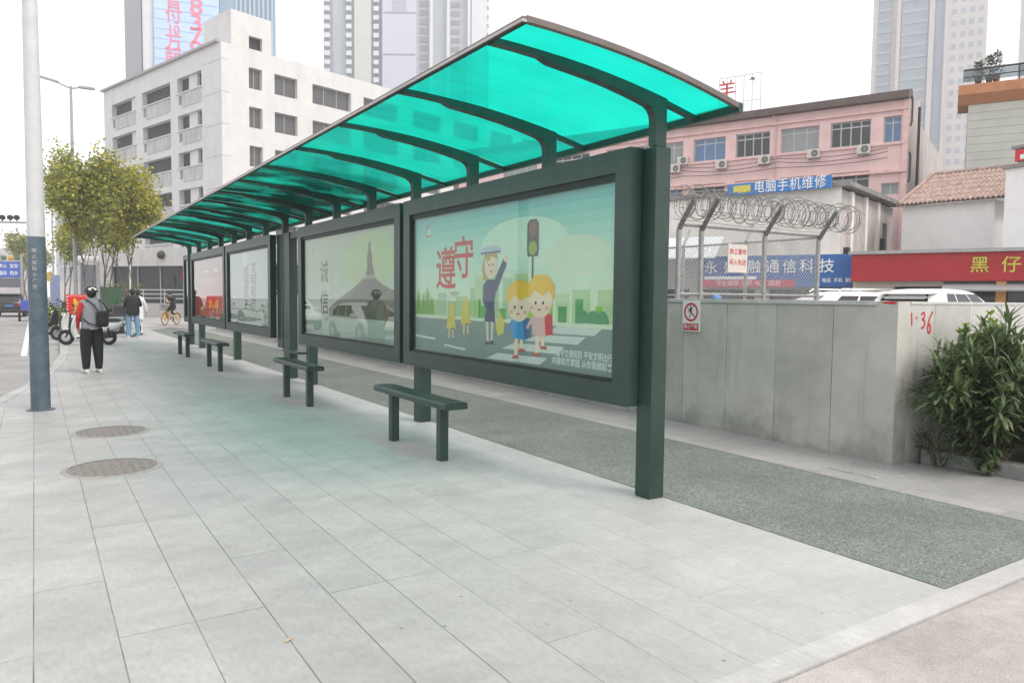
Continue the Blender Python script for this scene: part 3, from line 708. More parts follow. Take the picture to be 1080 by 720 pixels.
b = MB().use(M('aged_white_board', (.62, .58, .54), .6, 0, .12, 10)); b.box(-.2, .2, -.01, .005, 0, .40, .003); b.build('board', s)
b = MB().use(M('sign_red', (.5,)*3))
for k, tx in enumerate(('施工重地', '闲人免进')): b = MB().use(MATS['sign_red']); b.text(tx, .088, lambda x, y, h, k=k: (x, -.0115, .29-.15*k+y), .003, thick=0); b.build('lettering', s, False)
b = MB().use(M('blue_tarp', (.12, .25, .5), .5, 0, .2)); b.box(-.07, .07, -.05, .05, 0, .16, .04)
o = b.build('plastic_bag'); o.location = (7.86, FY-.18, 1.5); tag(o, 'small blue plastic bag caught at the foot of the fence', 'bag')

# ------------------------------------------------------------------ planter and shrubs
b = MB().use(M('planter_stone', (.26, .255, .245), .75, 0, .3, 5, .3, 60)); b.box(7.42, 7.60, -.5, 3.93, -.05, .13, .01); tag(b.build('planter_edge'), 'low grey stone edge of the planting bed along the pale strip', 'planter edge')
b = MB().use(M('bare_soil', (.07, .055, .04), .95, 0, .4, 8)); b.box(7.602, 16, 1.9, 3.955, -.1, .07); setting(b.build('soil'))
def leaf(b, p, d, up, ln, wd):
    d = d.normalized(); s = d.cross(up)
    if s.length < 1e-3: s = Vector((1, 0, 0))
    s.normalize(); nrm = s.cross(d)
    m = p+d*ln*.5+nrm*ln*.05; e = p+d*ln-nrm*ln*.10
    b.add([p, m-s*wd*.5, m+s*wd*.5, p+d*ln*.8-nrm*ln*.01-s*wd*.33, p+d*ln*.8-nrm*ln*.01+s*wd*.33, e], [(0, 1, 2), (1, 3, 4, 2), (3, 5, 4)], False)
OLE = leaf_material('oleander_leaf', (.05, .095, .035), (.15, .20, .085), .25)
LIME = leaf_material('bright_leaf', (.13, .22, .025), (.26, .36, .05), .35)
STEMM = M('green_brown_stem', (.10, .085, .05), .7, 0, .2)
def shrub(name, label, c, rx, ry, h, nst, mat, ln, wd, whorls, seed, lean=(0, 0)):
    rg = random.Random(seed); t = thing(name, label, 'shrub', c, group='shrubs in the planting bed')
    st = MB().use(STEMM); fo = MB().use(mat)
    for k in range(nst):
        a = rg.uniform(0, 2*math.pi); rr = math.sqrt(rg.random())
        b0 = Vector((.18*rx*math.cos(a), .18*ry*math.sin(a), 0)); hz = h*(1-.45*rr*rr)*rg.uniform(.72, 1.08)
        tip = Vector((rx*rr*math.cos(a)+lean[0]*rr, ry*rr*math.sin(a)+lean[1]*rr, hz))
        mid = b0.lerp(tip, .5)+Vector((rg.uniform(-.05, .05), rg.uniform(-.05, .05), .10*h))
        pts = [b0, b0.lerp(mid, .5)+Vector((0, 0, .03)), mid, mid.lerp(tip, .55)+Vector((0, 0, .03)), tip]
        st.tube(pts, [.010, .009, .007, .005, .003], 4, caps=False)
        for q in range(whorls):
            f = 1-(q/whorls)*.93
            i = min(int(f*4), 3); p = pts[i].lerp(pts[i+1], f*4-i); d0 = (pts[i+1]-pts[i]).normalized()
            m = 5 if q == 0 else rg.choice((3, 3, 4)); o0 = rg.uniform(0, 6.28)
            u = d0.orthogonal().normalized(); v = d0.cross(u)
            for j in range(m):
                aa = o0+2*math.pi*j/m+rg.uniform(-.3, .3); sp = rg.uniform(.5, 1.5) if q else rg.uniform(.3, .9)
                d = (u*math.cos(aa)+v*math.sin(aa))*sp+d0*.7
                d.z -= .25*sp*rg.random()
                leaf(fo, p, d, Vector((0, 0, 1)), ln*rg.uniform(.7, 1.25), wd*rg.uniform(.8, 1.2))
    st.build('stems', t, False); fo.build('foliage', t, False); return t
shrub('oleander_shrub', 'dark green oleander bush leaning over the planter edge at the wall corner', (7.72, 3.42, .03), .80, .52, 1.30, 130, OLE, .22, .032, 10, 11, (-.06, 0))
shrub('oleander_shrub', 'dark green oleander bush farther from the wall corner, cut by the right picture edge', (8.40, 3.1, .03), .85, .62, 1.05, 130, OLE, .20, .030, 12, 12)
shrub('leafy_shrub', 'bright yellow green shrub growing behind the oleanders', (7.98, 3.66, .03), .62, .24, 1.44, 120, LIME, .08, .036, 18, 13)
shrub('oleander_shrub', 'small oleander sprout drooping to the ground beside the wall foot', (7.36, 3.72, .0), .26, .26, .34, 9, OLE, .15, .02, 3, 15)
shrub('ground_weed', 'small green weed growing at the foot of the planter edge', (7.37, 3.30, .0), .10, .10, .20, 7, OLE, .08, .05, 4, 16)

# ------------------------------------------------------------------ building helper
class Side:
    """one upright face of a building: u along, w outward, z up -> local coordinates"""
    def __init__(self, kind): self.k = kind
    def p(self, u, w, z): return (u, w, z) if self.k == 'front' else (-w, -u, z)
    def box(self, mb, u0, u1, w0, w1, z0, z1):
        a, c = self.p(u0, w0, z0), self.p(u1, w1, z1); return mb.box(a[0], c[0], a[1], c[1], z0, z1)
    def wall(self, mb, u0, u1, z0, z1, holes, depth=.25):
        us = sorted({u0, u1, *[h[0] for h in holes], *[h[1] for h in holes]}); zs = sorted({z0, z1, *[h[2] for h in holes], *[h[3] for h in holes]})
        for a, c in zip(us, us[1:]):
            for d, e in zip(zs, zs[1:]):
                um, zm = (a+c)/2, (d+e)/2
                if a < u0-1e-6 or c > u1+1e-6 or any(h[0] < um < h[1] and h[2] < zm < h[3] for h in holes): continue
                mb.quad(self.p(a, 0, d), self.p(c, 0, d), self.p(c, 0, e), self.p(a, 0, e))
        for a, c, d, e in holes:
            P = self.p
            mb.quad(P(a, 0, d), P(c, 0, d), P(c, -depth, d), P(a, -depth, d)); mb.quad(P(a, 0, e), P(c, 0, e), P(c, -depth, e), P(a, -depth, e))
            mb.quad(P(a, 0, d), P(a, 0, e), P(a, -depth, e), P(a, -depth, d)); mb.quad(P(c, 0, d), P(c, 0, e), P(c, -depth, e), P(c, -depth, d))
    def window(self, parent, h, fm, gm, nx=2, transom=.7, depth=.2, fw=.05, extra=None):
        a, c, d, e = h
        f = MB().use(fm); w0, w1 = -depth-.03, -depth+.03
        self.box(f, a, c, w0, w1, d, d+fw); self.box(f, a, c, w0, w1, e-fw, e); self.box(f, a, a+fw, w0, w1, d+fw, e-fw); self.box(f, c-fw, c, w0, w1, d+fw, e-fw)
        for i in range(1, nx):
            u = a+(c-a)*i/nx; self.box(f, u-fw/2, u+fw/2, w0+.004, w1-.004, d+fw, e-fw)
        if transom: z = d+(e-d)*transom; self.box(f, a+fw, c-fw, w0+.002, w1-.002, z-fw/2, z+fw/2)
        fo = f.build('window', parent)
        g = MB().use(gm); P = self.p; g.quad(P(a+fw/2, -depth, d+fw/2), P(c-fw/2, -depth, d+fw/2), P(c-fw/2, -depth, e-fw/2), P(a+fw/2, -depth, e-fw/2))
        if extra: extra(g, a+fw, c-fw, d+fw, e-fw, depth)
        g.build('pane', fo, False)
        return fo
FR, SD = Side('front'), Side('side')
def heading_rz(h): return math.pi/2-h    # local +x points along heading h
GL_DARK = glass_material('dark_window_glass', dark=(.035, .04, .045), ior=1.45, rough=.05)
GL_BLUE = glass_material('blue_curtain_glass', dark=(.10, .19, .33), ior=1.45, rough=.08)
GL_GREY = glass_material('grey_curtain_glass', dark=(.26, .28, .28), ior=1.45, rough=.1)
ALU = M('window_aluminium', (.42, .43, .43), .45, .3, .1)

# ------------------------------------------------------------------ pink building
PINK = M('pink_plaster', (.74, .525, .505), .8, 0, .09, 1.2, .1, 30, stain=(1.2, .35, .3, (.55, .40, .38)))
PINKTRIM = M('pink_trim', (.70, .47, .44), .8, 0, .15, 3)
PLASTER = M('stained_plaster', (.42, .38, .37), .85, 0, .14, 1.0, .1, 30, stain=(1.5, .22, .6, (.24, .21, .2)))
ROOFB = M('brown_roof_edge', (.115, .09, .08), .85, 0, .25, 2)
A = ahead(958, 42, 150); H1 = R(-21.7); LA = 33
pink = thing('pink_building', 'long pink office building with brown roof edge and boxes under its windows', 'building', A, heading_rz(H1))
top = hit(962, 104, A, H1)[1]; roof = hit(962, 91.5, A, H1)[1]
def span(pxs, A, h, y):     # picture columns -> u
    return [hit(p, y, A, h)[0] for p in pxs]
def opening(x0, x1, yt, yb, A, h):
    u0, u1 = span((x1, x0), A, h, (yt+yb)/2); xm = (x0+x1)/2
    return (u0, u1, hit(xm, yb, A, h)[1], hit(xm, yt, A, h)[1])
upper = [opening(*q, A, H1) for q in ((932, 951, 122, 148), (876, 918.5, 127, 155), (823.5, 864, 133.5, 160), (776, 812, 140, 165), (731.5, 765, 146, 170), (700, 720.5, 152, 174))]
zt = sum(h[3] for h in upper)/6; zb = sum(h[2] for h in upper)/6
upper = [(h[0], h[1], zb, zt) for h in upper]
u = upper[-1][1]+1.2
while u < LA-4: upper.append((u, u+3.2, zb, zt)); u += 4.6
low = opening(929, 948, 193, 205.5, A, H1); fl = zb-low[2]
lower = [low] + [(h[0], h[1], zb-fl-.3, zt-fl) for h in upper[1:]]
b = MB().use(PINK); FR.wall(b, 0, LA, 0, top, upper+lower, .25); b.build('front_wall', pink)
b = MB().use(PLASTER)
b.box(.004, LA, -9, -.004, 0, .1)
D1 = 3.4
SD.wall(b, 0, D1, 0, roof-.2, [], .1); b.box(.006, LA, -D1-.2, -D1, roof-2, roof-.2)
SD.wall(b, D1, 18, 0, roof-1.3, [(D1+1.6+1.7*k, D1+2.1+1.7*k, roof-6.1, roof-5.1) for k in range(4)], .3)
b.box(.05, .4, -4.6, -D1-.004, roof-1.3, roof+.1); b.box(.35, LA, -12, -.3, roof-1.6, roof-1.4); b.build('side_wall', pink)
b = MB().use(ROOFB); b.prism([(0, .45, top+.02), (0, .42, top+.45), (0, -.6, roof+.05), (0, -1, roof), (0, -1, top+.02)], (LA, 0, 0)); b.build('roof', pink)
b = MB().use(PINKTRIM); FR.box(b, .02, LA, .004, .16, zt+.30, zt+.42); FR.box(b, .02, LA, .004, .12, zb-.16, zb-.06); FR.box(b, .02, LA, .004, .22, zb-1.75, zb-1.6); b.build('ledge', pink)
b = MB().use(PINKTRIM); FR.box(b, .006, .30, .003, .10, 0, top); b.build('corner_strip', pink)
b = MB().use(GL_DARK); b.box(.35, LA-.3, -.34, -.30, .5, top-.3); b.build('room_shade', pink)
kinds = [(GL_BLUE, 2), (GL_DARK, 4), (GL_GREY, 3), (GL_DARK, 4), (GL_BLUE, 3), (GL_GREY, 2)]
for k, h in enumerate(upper): FR.window(pink, h, ALU, kinds[k % 6][0], kinds[k % 6][1], .76, fw=.07)
for k, h in enumerate(lower): FR.window(pink, h, ALU, (GL_GREY, GL_DARK, GL_BLUE)[k % 3], 3 if k else 2, .76 if k else 0, fw=.07)
for uu, zz0 in ((7.4, 1), (16.2, 1), (24.6, 1)):
    b = MB().use(M('pink_pipe', (.60, .44, .42), .5)); b.tube([(uu, .10, zz0), (uu, .10, top-.3), (uu+.1, .3, top)], .05, 8); b.build('rain_pipe', pink)
b = MB().use(BLACK)
for z0, sag in ((zb-.35, .35), (zb-.55, .5), (zb-.9, .25)):
    for k in range(5): b.tube([(1+6.2*k+6.2*i/8, .26, z0-sag*(1-(2*i/8-1)**2)*.5) for i in range(9)], .018, 4)
b.build('cable', pink)
b = MB().use(DARK); SD_p = [(-.05, -.45, z) for z in (top+.2, top-3.3, top-6.6)]
for z in (zt+.2, zb-1.5): b.tube([(-.03, -.3, z+.9), (-.09, -.35, z+.7), (-.09, -.35, z-.6), (-.03, -.3, z-.8)], .05, 8)
b.tube([(-.07, -D1-.1, roof-.4), (-.07, -D1-.1, 1)], .08, 8); b.build('drain_pipe', pink)
# air conditioners under the upper windows
acm = M('cream_enamel', (.56, .54, .50), .5, 0, .1); grill = M('dark_grille', (.06, .06, .06), .6)
def ac_unit():
    t = thing('air_conditioner', '', 'air conditioner', group='outdoor air conditioners on the pink facade')
    b = MB().use(acm); b.box(-.42, .42, .08, .42, 0, .62, .02); b.use(STEEL).box(-.36, -.31, .0, .42, -.06, -.003); b.box(.31, .36, 0, .42, -.06, -.003); b.build('casing', t)
    b = MB().use(grill); n = 22
    for r, dep in ((.24, 0),): b.add([(-.1+r*math.cos(2*math.pi*j/n), .423, .31+r*math.sin(2*math.pi*j/n)) for j in range(n)], [tuple(range(n))], False)
    b.use(acm)
    for k in range(4):
        a = k*math.pi/4; b.tube([(-.1+.24*math.cos(a), .43, .31+.24*math.sin(a)), (-.1-.24*math.cos(a), .43, .31-.24*math.sin(a))], .006, 4)
    for r in (.08, .16, .24): b.tube([(-.1+r*math.cos(2*math.pi*j/n), .43, .31+r*math.sin(2*math.pi*j/n)) for j in range(n)], .006, 4, closed=True)
    b.build('fan_grille', t); return t
ac0 = ac_unit()
MW = Matrix.Translation(A) @ Matrix.Rotation(heading_rz(H1), 4, 'Z')
for k, (px, py, lb) in enumerate(((911.5, 157.5, 'air conditioner nearest the right end of the pink building'), (859, 162, 'air conditioner below the pale grey curtained window of the pink building'),
        (807, 168.5, 'air conditioner below the dark window left of the pale curtained one'), (762, 173.5, 'air conditioner below the blue curtained window'), (721.5, 169.5, 'higher of the two air conditioners close to the shelter post'), (713.5, 178, 'lower of the two air conditioners close to the shelter post'))):
    u, z = hit(px, py, A, H1); o = ac0 if k == 0 else copy_tree(ac0)
    o.location = MW @ Vector((u, 0.0, z-.31)); o.rotation_euler = (0, 0, heading_rz(H1)); o.scale = (.85,)*3; o['label'] = lb
# rooftop sign frame and water tank
u, z = hit(762, 94, A, H1)
s = thing('rooftop_sign', 'white frame with a red character standing on the pink building roof', 'sign', MW @ Vector((u-.75, -.9, roof+.15)), heading_rz(H1))
b = MB().use(WHITE); hz = 2.35
for k in range(6): b.box(-1.5+.55*k, -1.41+.55*k, -.03, .03, 0, hz)
b.box(-1.5, 1.31, -.034, .034, hz-.06, hz); b.box(-1.5, 1.31, -.034, .034, .6, .66); b.build('frame', s)
b = MB().use(M('sign_red', (.5,)*3)); b.text('羊', 1.25, lambda x, y, h: (-x+.75, .05+h, 1.45+y), .01, thick=.05); b.build('lettering', s, False)
u, z = hit(812, 110, A, H1)
b = MB().use(M('grey_fibre', (.4, .4, .4), .6)); b.lathe([(.65, 0), (.7, .5), (.65, .9), (.2, 1.1)], n=20); b.box(-1.2, -.7, -.3, .3, 0, .6)
o = b.build('water_tank'); o.location = MW @ Vector((u, -2.4, roof-.75)); tag(o, 'grey water tank on the roof of the pink building', 'water tank')

# ------------------------------------------------------------------ shops in front of the pink building
# cream building with the blue repair sign
A = ahead(887, 33, 230); H2 = R(-17); cream = thing('cream_building', 'small cream building with grey side wall carrying a blue repair sign', 'building', A, heading_rz(H2))
zt = hit(889, 197, A, H2)[1]; CRM = M('cream_paint', (.74, .71, .65), .8, 0, .1, 1.5, stain=(1.5, .3, .35, (.4, .37, .33)))
PINKGREY = M('pinkish_render', (.47, .43, .42), .85, 0, .15, 1.2, stain=(1.5, .25, .6, (.2, .18, .17)))
b = MB().use(CRM); FR.wall(b, 0, 16, 0, zt, [], .2); b.build('front_wall', cream)
b = MB().use(PINKGREY); SD.wall(b, 0, 9, 0, zt-.1, [(7.0, 7.9, 1.5, zt-1)], .5); b.use(M('cream_paint', (.6,)*3))
for k in (1.1, 3.4, 5.6): SD.box(b, k, k+.35, .002, .14, 0, zt-.1)
b.build('side_wall', cream)
b = MB().use(M('grey_tar_roof', (.24, .225, .22), .8, 0, .25, 2)); b.box(-.42, 16, -9.2, .2, zt+.002, zt+.22); b.build('roof', cream)
b = MB().use(DARK); b.box(.6, 15, -8.5, -.6, .2, zt-.15); b.build('room_shade', cream)
for uu, zz in ((.5, 3.4), (6.6, 4.2), (1.9, 2.9)): b = MB().use(DARK); SD.box(b, uu, uu+.4, .003, .2, zz, zz+.6); b.build('meter_box', cream)
BLUE = M('sign_blue', (.035, .19, .50), .5, 0, .08, 3)
s = thing('repair_sign', 'blue sign with white characters and a yellow patch on the cream building', 'sign', A, heading_rz(H2))
u0, z0 = hit(880, 201, A, H2); u1, z1 = hit(771.5, 201, A, H2); zb_ = hit(880, 199, A, H2)[1]; zt_ = hit(880, 186, A, H2)[1]
b = MB().use(BLUE); b.box(u0, u1, .36, .46, zb_, zt_, .01); b.use(STEEL)
for uu in (u0+.6, (u0+u1)/2, u1-.6): b.box(uu-.03, uu+.03, .05, .36, zb_+.1, zb_+.16)
b.build('board', s)
b = MB().use(M('sign_yellow', (.62, .55, .08), .5)); b.box(u1-1.15, u1-.3, .462, .466, zb_+.1, zt_-.1); b.build('yellow_patch', s)
b = MB().use(WHITE); hgt = zt_-zb_; um = (u0+.25+u1-1.35)/2
b.text('电脑手机维修', .62, lambda x, y, h: (um-x, .464+h, (zb_+zt_)/2+y), .004, thick=.01, fit=(u1-1.35)-(u0+.25), space=1.14); b.build('lettering', s, False)
def wbox(name, label, cat, px0, px1, d, y0, y1, mat, depth=.6, heading=R(-30)):
    pass
# blue shop
A = ahead(900, 31, 285); H3 = R(-26); blue = thing('shop_building', 'low shop under a wide blue sign behind the fence', 'building', A, heading_rz(H3))
zt = hit(901, 268, A, H3)[1]; zb_ = hit(901, 303, A, H3)[1]
b = MB().use(M('grey_shop_render', (.34, .33, .32), .8)); FR.wall(b, 0, 14, 0, zt-.05, [(1+3*k, 3.4+3*k, .2, zb_-.1) for k in range(4)], .3); b.box(0, 14, -4, -.32, zt-.3, zt-.06); SD.wall(b, 0, 4, 0, zt-.05, []); b.build('front_wall', blue)
b = MB().use(GL_DARK); b.box(.2, 13.8, -.5, -.4, .1, zb_); b.build('shopfront', blue)
s = thing('blue_shop_sign', 'wide blue shop sign with white characters and a red strip, seen through the fence', 'sign', A, heading_rz(H3))
L3 = hit(744, 285, A, H3)[0]
b = MB().use(M('sign_deep_blue', (.03, .12, .36), .5, 0, .1, 2)); b.box(.02, L3, .1, .3, zb_, zt, .01); b.build('board', s)
b = MB().use(M('strip_red', (.52, .05, .09), .5)); b.box(L3*.36, L3, .302, .306, zb_, zb_+.32); b.use(WHITE); b.box(L3*.62, L3-.05, .302, .3055, zb_+.34, zb_+.48)
b.build('red_strip', s)
b = MB().use(WHITE)
for px, ch in ((752, '永'), (772, '盛'), (797, '融'), (816, '通'), (834, '信'), (852, '科'), (873, '技')):
    uu = hit(px, 284, A, H3)[0]; b.text(ch, .62, lambda x, y, h: (uu-x, .304+h, zb_+(zt-zb_)*.62+y), .004, thick=.01)
b.build('lettering', s, False); b = MB().use(WHITE); uu = hit(885, 294, A, H3)[0]; b.text('电话  手机  配件', .2, lambda x, y, h: (uu-x, .304+h, zb_+.28+y), .004, thick=.008, fit=1.25)
b.build('lettering', s, False); b = MB().use(M('pale_pink_letter', (.7, .55, .55), .5))
b.text('专业维修 手机 电脑 回收', .26, lambda x, y, h: (L3*.68-x, .309+h, zb_+.16+y), .004, thick=.006)
b.build('lettering', s, False)
# blue-white awnings under/left of the sign
b = MB().use(M('pale_awning', (.55, .58, .60), .6, 0, .15)); u0, z0 = hit(738, 262, A, H3); b.prism([(u0-1.2, .3, z0+.5), (u0-1.2, 1.7, z0-.5), (u0-1.2, 1.7, z0-.56), (u0-1.2, .3, z0+.42)], (2.8, 0, 0)); b.build('awning', blue)

# red shop
A = ahead(899, 30); Hr = R(180-26+0)
B2 = ahead(1085, 26.6); Hr = math.atan2(A.x-B2.x, A.y-B2.y)     # facade runs from the right end towards the left end
A0 = B2 + (B2-A)*.6
red = thing('red_sign_shop', 'low shop with a long red fascia and orange pillar behind the parked cars', 'building', A0, heading_rz(Hr)); L4 = (A-A0).length
zt = hit(1000, 267, A0, Hr)[1]; zb_ = hit(1000, 296.5, A0, Hr)[1]
REDM = M('fascia_red', (.36, .014, .02), .5, 0, .12, 1.5)
b = MB().use(M('shop_cream', (.45, .42, .37), .8)); FR.wall(b, 0, L4, 0, zb_+.05, [(L4-3.4, L4-1.5, .3, zb_-.2), (L4-7.6, L4-3.8, .1, zb_-.15), (L4-12, L4-8.0, .1, zb_-.15), (.5, L4-12.4, .1, zb_-.15)], .6); b.build('front_wall', red)
b = MB().use(GL_DARK); b.box(.2, L4-.2, -.9, -.62, .1, zb_); b.build('shopfront', red)
b = MB().use(M('grey_metal_roof', (.36, .36, .35), .6, .2, .15)); b.box(-.2, L4+.1, -5, .55, zt+.002, zt+.13); b.build('roof', red)
s = thing('red_fascia_sign', 'long red fascia sign with two yellow green characters', 'sign', A0, heading_rz(Hr))
b = MB().use(REDM); b.box(.0, L4, .06, .42, zb_, zt, .01); b.build('board', s)
b = MB().use(M('sign_olive_yellow', (.52, .50, .06), .5))
for px, ch in ((1034, '黑'), (1067, '仔'), (1101, '汤')):
    uu = hit(px, 282, A0, Hr)[0]; b.text(ch, .62, lambda x, y, h: (uu-x, .425+h, (zb_+zt)/2+.02+y), .004, thick=.02)
b.build('lettering', s, False)
uu = hit(1056, 310, A0, Hr)[0]
b = MB().use(M('orange_paint', (.52, .26, .08), .6, 0, .15)); b.box(uu-.16, uu+.16, .05, .35, 0, zb_-.005, .01); b.build('pillar', red)
b = MB().use(M('grey_awning', (.30, .30, .29), .7)); b.prism([(L4-8.2, .05, zb_-.03), (L4-8.2, .9, zb_-.32), (L4-8.2, .9, zb_-.38), (L4-8.2, .05, zb_-.12)], (5, 0, 0)); b.build('awning', red)

# white house with tiled roof above the red fascia
A = ahead(1048, 33, 235); B2 = ahead(951, 36, 240); Hh = math.atan2(B2.x-A.x, B2.y-A.y); Lh = (B2-A).length
tile = thing('tile_roof_house', 'white walled house with weathered red tiled roof above the red fascia', 'house', A, heading_rz(Hh))
ze = hit(1000, 214, A, Hh)[1]; WH = M('whitewash', (.80, .785, .77), .8, 0, .06, 1.5, stain=(1.3, .3, .2, (.52, .49, .47)))
b = MB().use(WH); FR.wall(b, 0, Lh, 0, ze, []); SD.wall(b, 0, 5.5, 0, ze, []); b.build('wall', tile)
rz1 = hit(1000, 184, A, Hh)[1]+.55; run = 3.6
TILE = M('clay_tile', (.35, .25, .215), .85, 0, .45, 5, .2, 30, stain=(3, 1, .7, (.22, .17, .15)))
b = MB().use(TILE); n = 24; rows = 6
x0, x1 = -.75, Lh+.15
prof = []
for j in range(n*4+1):
    x = x0+(x1-x0)*j/(n*4); prof.append((x, .09*abs(math.sin(math.pi*j/4))+ (.0 if j % 4 else -.01)))
for r in range(rows):
    f0, f1 = r/rows, (r+1)/rows+.02
    p0 = [(x, .35-(run+.35)*f0, ze+.02+(rz1-ze)*f0+dz+.035) for x, dz in prof]; p1 = [(x, .35-(run+.35)*f1, ze+.02+(rz1-ze)*f1+dz) for x, dz in prof]
    b.loft([p0, p1], False, False, False); b.loft([[(q[0], q[1], q[2]-.06) for q in p0], p0], False, False, False)
b.loft([[(x0, .35, ze-.02), (x1, .35, ze-.02)], [(x0, -run, rz1-.03), (x1, -run, rz1-.03)]], False, False, False)
for x in (x0+.1, x1-.1): b.tube([(x, .35, ze+.09), (x, -run, rz1+.09)], .1, 8)
b.tube([(x0, -run, rz1+.08), (x1, -run, rz1+.08)], .12, 8)
b.prism([(x0+.02, .33, ze-.03), (x0+.02, -run, rz1-.04), (x0+.02, -run, ze-.03)], (.05, 0, 0))
b.build('roof', tile)
b = MB().use(WHITE)
for dx, dz in ((0, 0), (.18, -.05)): b.tube([(-1.55+dx, .5, ze+2.1+dz), (-1.35+dx, .55, ze+1.0), (-.72+dx*.5, .4, ze-1.6), (-.35+dx*.6, .3, ze-3.2)], .055, 8)
b.build('waste_pipe', tile)
# grey panelled building with the orange balcony edge
A = ahead(1021, 40, 120); B2 = ahead(1160, 37.5); Hg = math.atan2(A.x-B2.x, A.y-B2.y); Lg = (A-B2).length
grey = thing('grey_panel_building', 'grey green building of ribbed panels with an orange balcony edge on top', 'building', B2, heading_rz(Hg))
zt = hit(1012, 112, B2, Hg)[1]; zo = hit(1007, 96, B2, Hg)[1]
b = MB().use(M('grey_green_panel', (.50, .51, .46), .75, 0, .08, 1, stain=(1, .4, .25, (.32, .32, .3))))
zz = 0.0
while zz < zt-.01:
    z2 = min(zz+.42, zt); b.box(0, Lg, -7, 0, zz, z2-.02); b.box(.01, Lg-.01, -6.9, -.03, z2-.02, z2); zz = z2
b.build('panel_wall', grey)
b = MB().use(M('orange_cornice', (.46, .20, .09), .8, 0, .15, 2, stain=(1.5, .4, .3, (.25, .13, .08)))); b.prism([(0, .02, zt), (0, .55, zt+.45), (0, .55, zo+.1), (0, .0, zo+.25), (0, -2, zo+.25), (0, -2, zt)], (Lg+.5, 0, 0)); b.build('balcony_edge', grey)
b = MB().use(DARK); hr = .72
b.tube([(0, .35, zo+.2+hr), (Lg+.3, .35, zo+.2+hr)], .06, 6); b.tube([(0, .35, zo+.55), (Lg+.3, .35, zo+.55)], .03, 6)
k = 0
while k*1.3 < Lg+.3: b.box(k*1.3-.03, k*1.3+.03, .32, .38, zo+.15, zo+.2+hr); k += 1
b.use(glass_material('railing_glass', (.5, .55, .56))).box(0, Lg+.3, .345, .355, zo+.3, zo+.85); b.box(Lg+.29, Lg+.3, -2, .3, zo+.3, zo+.85); b.build('railing', grey)
MWg = Matrix.Translation(B2) @ Matrix.Rotation(heading_rz(Hg), 4, 'Z')
for px, hh, lb in ((1032, .75, 'dark potted plant at the left on the orange edged balcony'), (1043.5, 1.0, 'slender dark potted plant in the middle on the orange edged balcony'), (1051, 1.15, 'tall dark potted plant at the right on the orange edged balcony')):
    uu = hit(px, 80, B2, Hg)[0]
    t = thing('potted_plant', lb, 'plant', MWg @ Vector((uu, -.1, zo+.25)), 0, 'plants on the balcony')
    b = MB().use(M('clay_pot', (.2, .1, .07), .8)); b.lathe([(.14, 0), (.2, .35), (.22, .36), (.17, .33)], n=14); b.build('pot', t)
    b = MB().use(OLE); rg = random.Random(px)
    for k in range(160):
        a = rg.uniform(0, 6.28); z = .4+hh*rg.random()**.7; r = .32*(1.15-z/(hh+.5)); p = Vector((r*math.cos(a)*rg.random(), r*math.sin(a)*rg.random(), z))
        leaf(b, p, Vector((math.cos(a), math.sin(a), rg.uniform(-.3, .8))), Vector((0, 0, 1)), .22, .09)
    b.build('foliage', t, False)
# white building at the right edge
A = ahead(1060, 30, 200); B2 = ahead(1160, 27); Hw = math.atan2(A.x-B2.x, A.y-B2.y); Lw = (A-B2).length
wb = thing('white_building', 'plain white building with a dark cornice cut off by the right edge', 'building', B2, heading_rz(Hw))
z1 = hit(1066, 158, B2, Hw)[1]; z2 = hit(1066, 178, B2, Hw)[1]
b = MB().use(WH); b.box(0, Lw, -6, 0, 0, z2); b.box(0, Lw-.35, -6, -.15, z2+.15, z1); b.use(M('grey_tar_roof', (.2,)*3)); b.box(-.1, Lw+.08, -6.1, .12, z2+.002, z2+.148); b.box(-.1, Lw-.2, -6.1, .05, z1+.002, z1+.12); b.build('wall', wb)
s = thing('red_wall_sign', 'small red sign board at the top of the white building, at the right edge', 'sign', B2, heading_rz(Hw))
uu = hit(1074, 178, B2, Hw)[0]; b = MB().use(M('bright_red', (.55, .02, .03), .5)); b.box(uu-2.2, uu+.15, -.14, .02, z2+.25, z1-.06, .01); b.use(WHITE); b.box(uu-.35, uu-.06, .022, .026, z2+.32, z2+.5); b.build('board', s)

# ------------------------------------------------------------------ white office block
A = ahead(234, 68, 120); HO = R(-16.3); LO = hit(110, 130, A, HO)[0]
CONC = M('pale_facade_paint', (.62, .615, .61), .8, 0, .06, .8, stain=(.8, .22, .28, (.40, .39, .38)))
CONCD = M('streaked_spandrel', (.48, .475, .47), .85, 0, .14, 1.2, stain=(1.6, .2, .7, (.26, .25, .25)))
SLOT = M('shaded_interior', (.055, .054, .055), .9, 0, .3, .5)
office = thing('office_building', 'pale concrete office block with deep window bays and a roof box', 'building', A, heading_rz(HO))
topz = hit(232, 44, A, HO)[1]
HS = HO + R(90)
def side_u(px, py): return hit(px, py, A, HS)[0]
row_t = hit(269, 72.5, A, HS)[1]; row_b = hit(269, 94.5, A, HS)[1]; fsp = row_t - hit(269, 113.5, A, HS)[1]
rows = [(row_b-fsp*k, row_t-fsp*k) for k in range(7) if row_b-fsp*k > 1]
cols = [(side_u(a, 85), side_u(c, 85)) for a, c in ((262.5, 276.5), (289.5, 313.5), (329.5, 370), (383.5, 420))]
u = cols[-1][1]+2.2
while u < 62: cols.append((u, u+4.4)); u += 6.6
LS = 66
b = MB().use(CONC); SD.wall(b, 0, LS, 0, topz, [(a, c, d, e) for a, c in cols for d, e in rows], .45); b.box(.0, LO, -LS, 0, topz-.02, topz-.01); b.build('side_wall', office)
rg = random.Random(5)
GL_OFF = glass_material('office_glass', dark=(.09, .09, .092), ior=1.4, rough=.1)
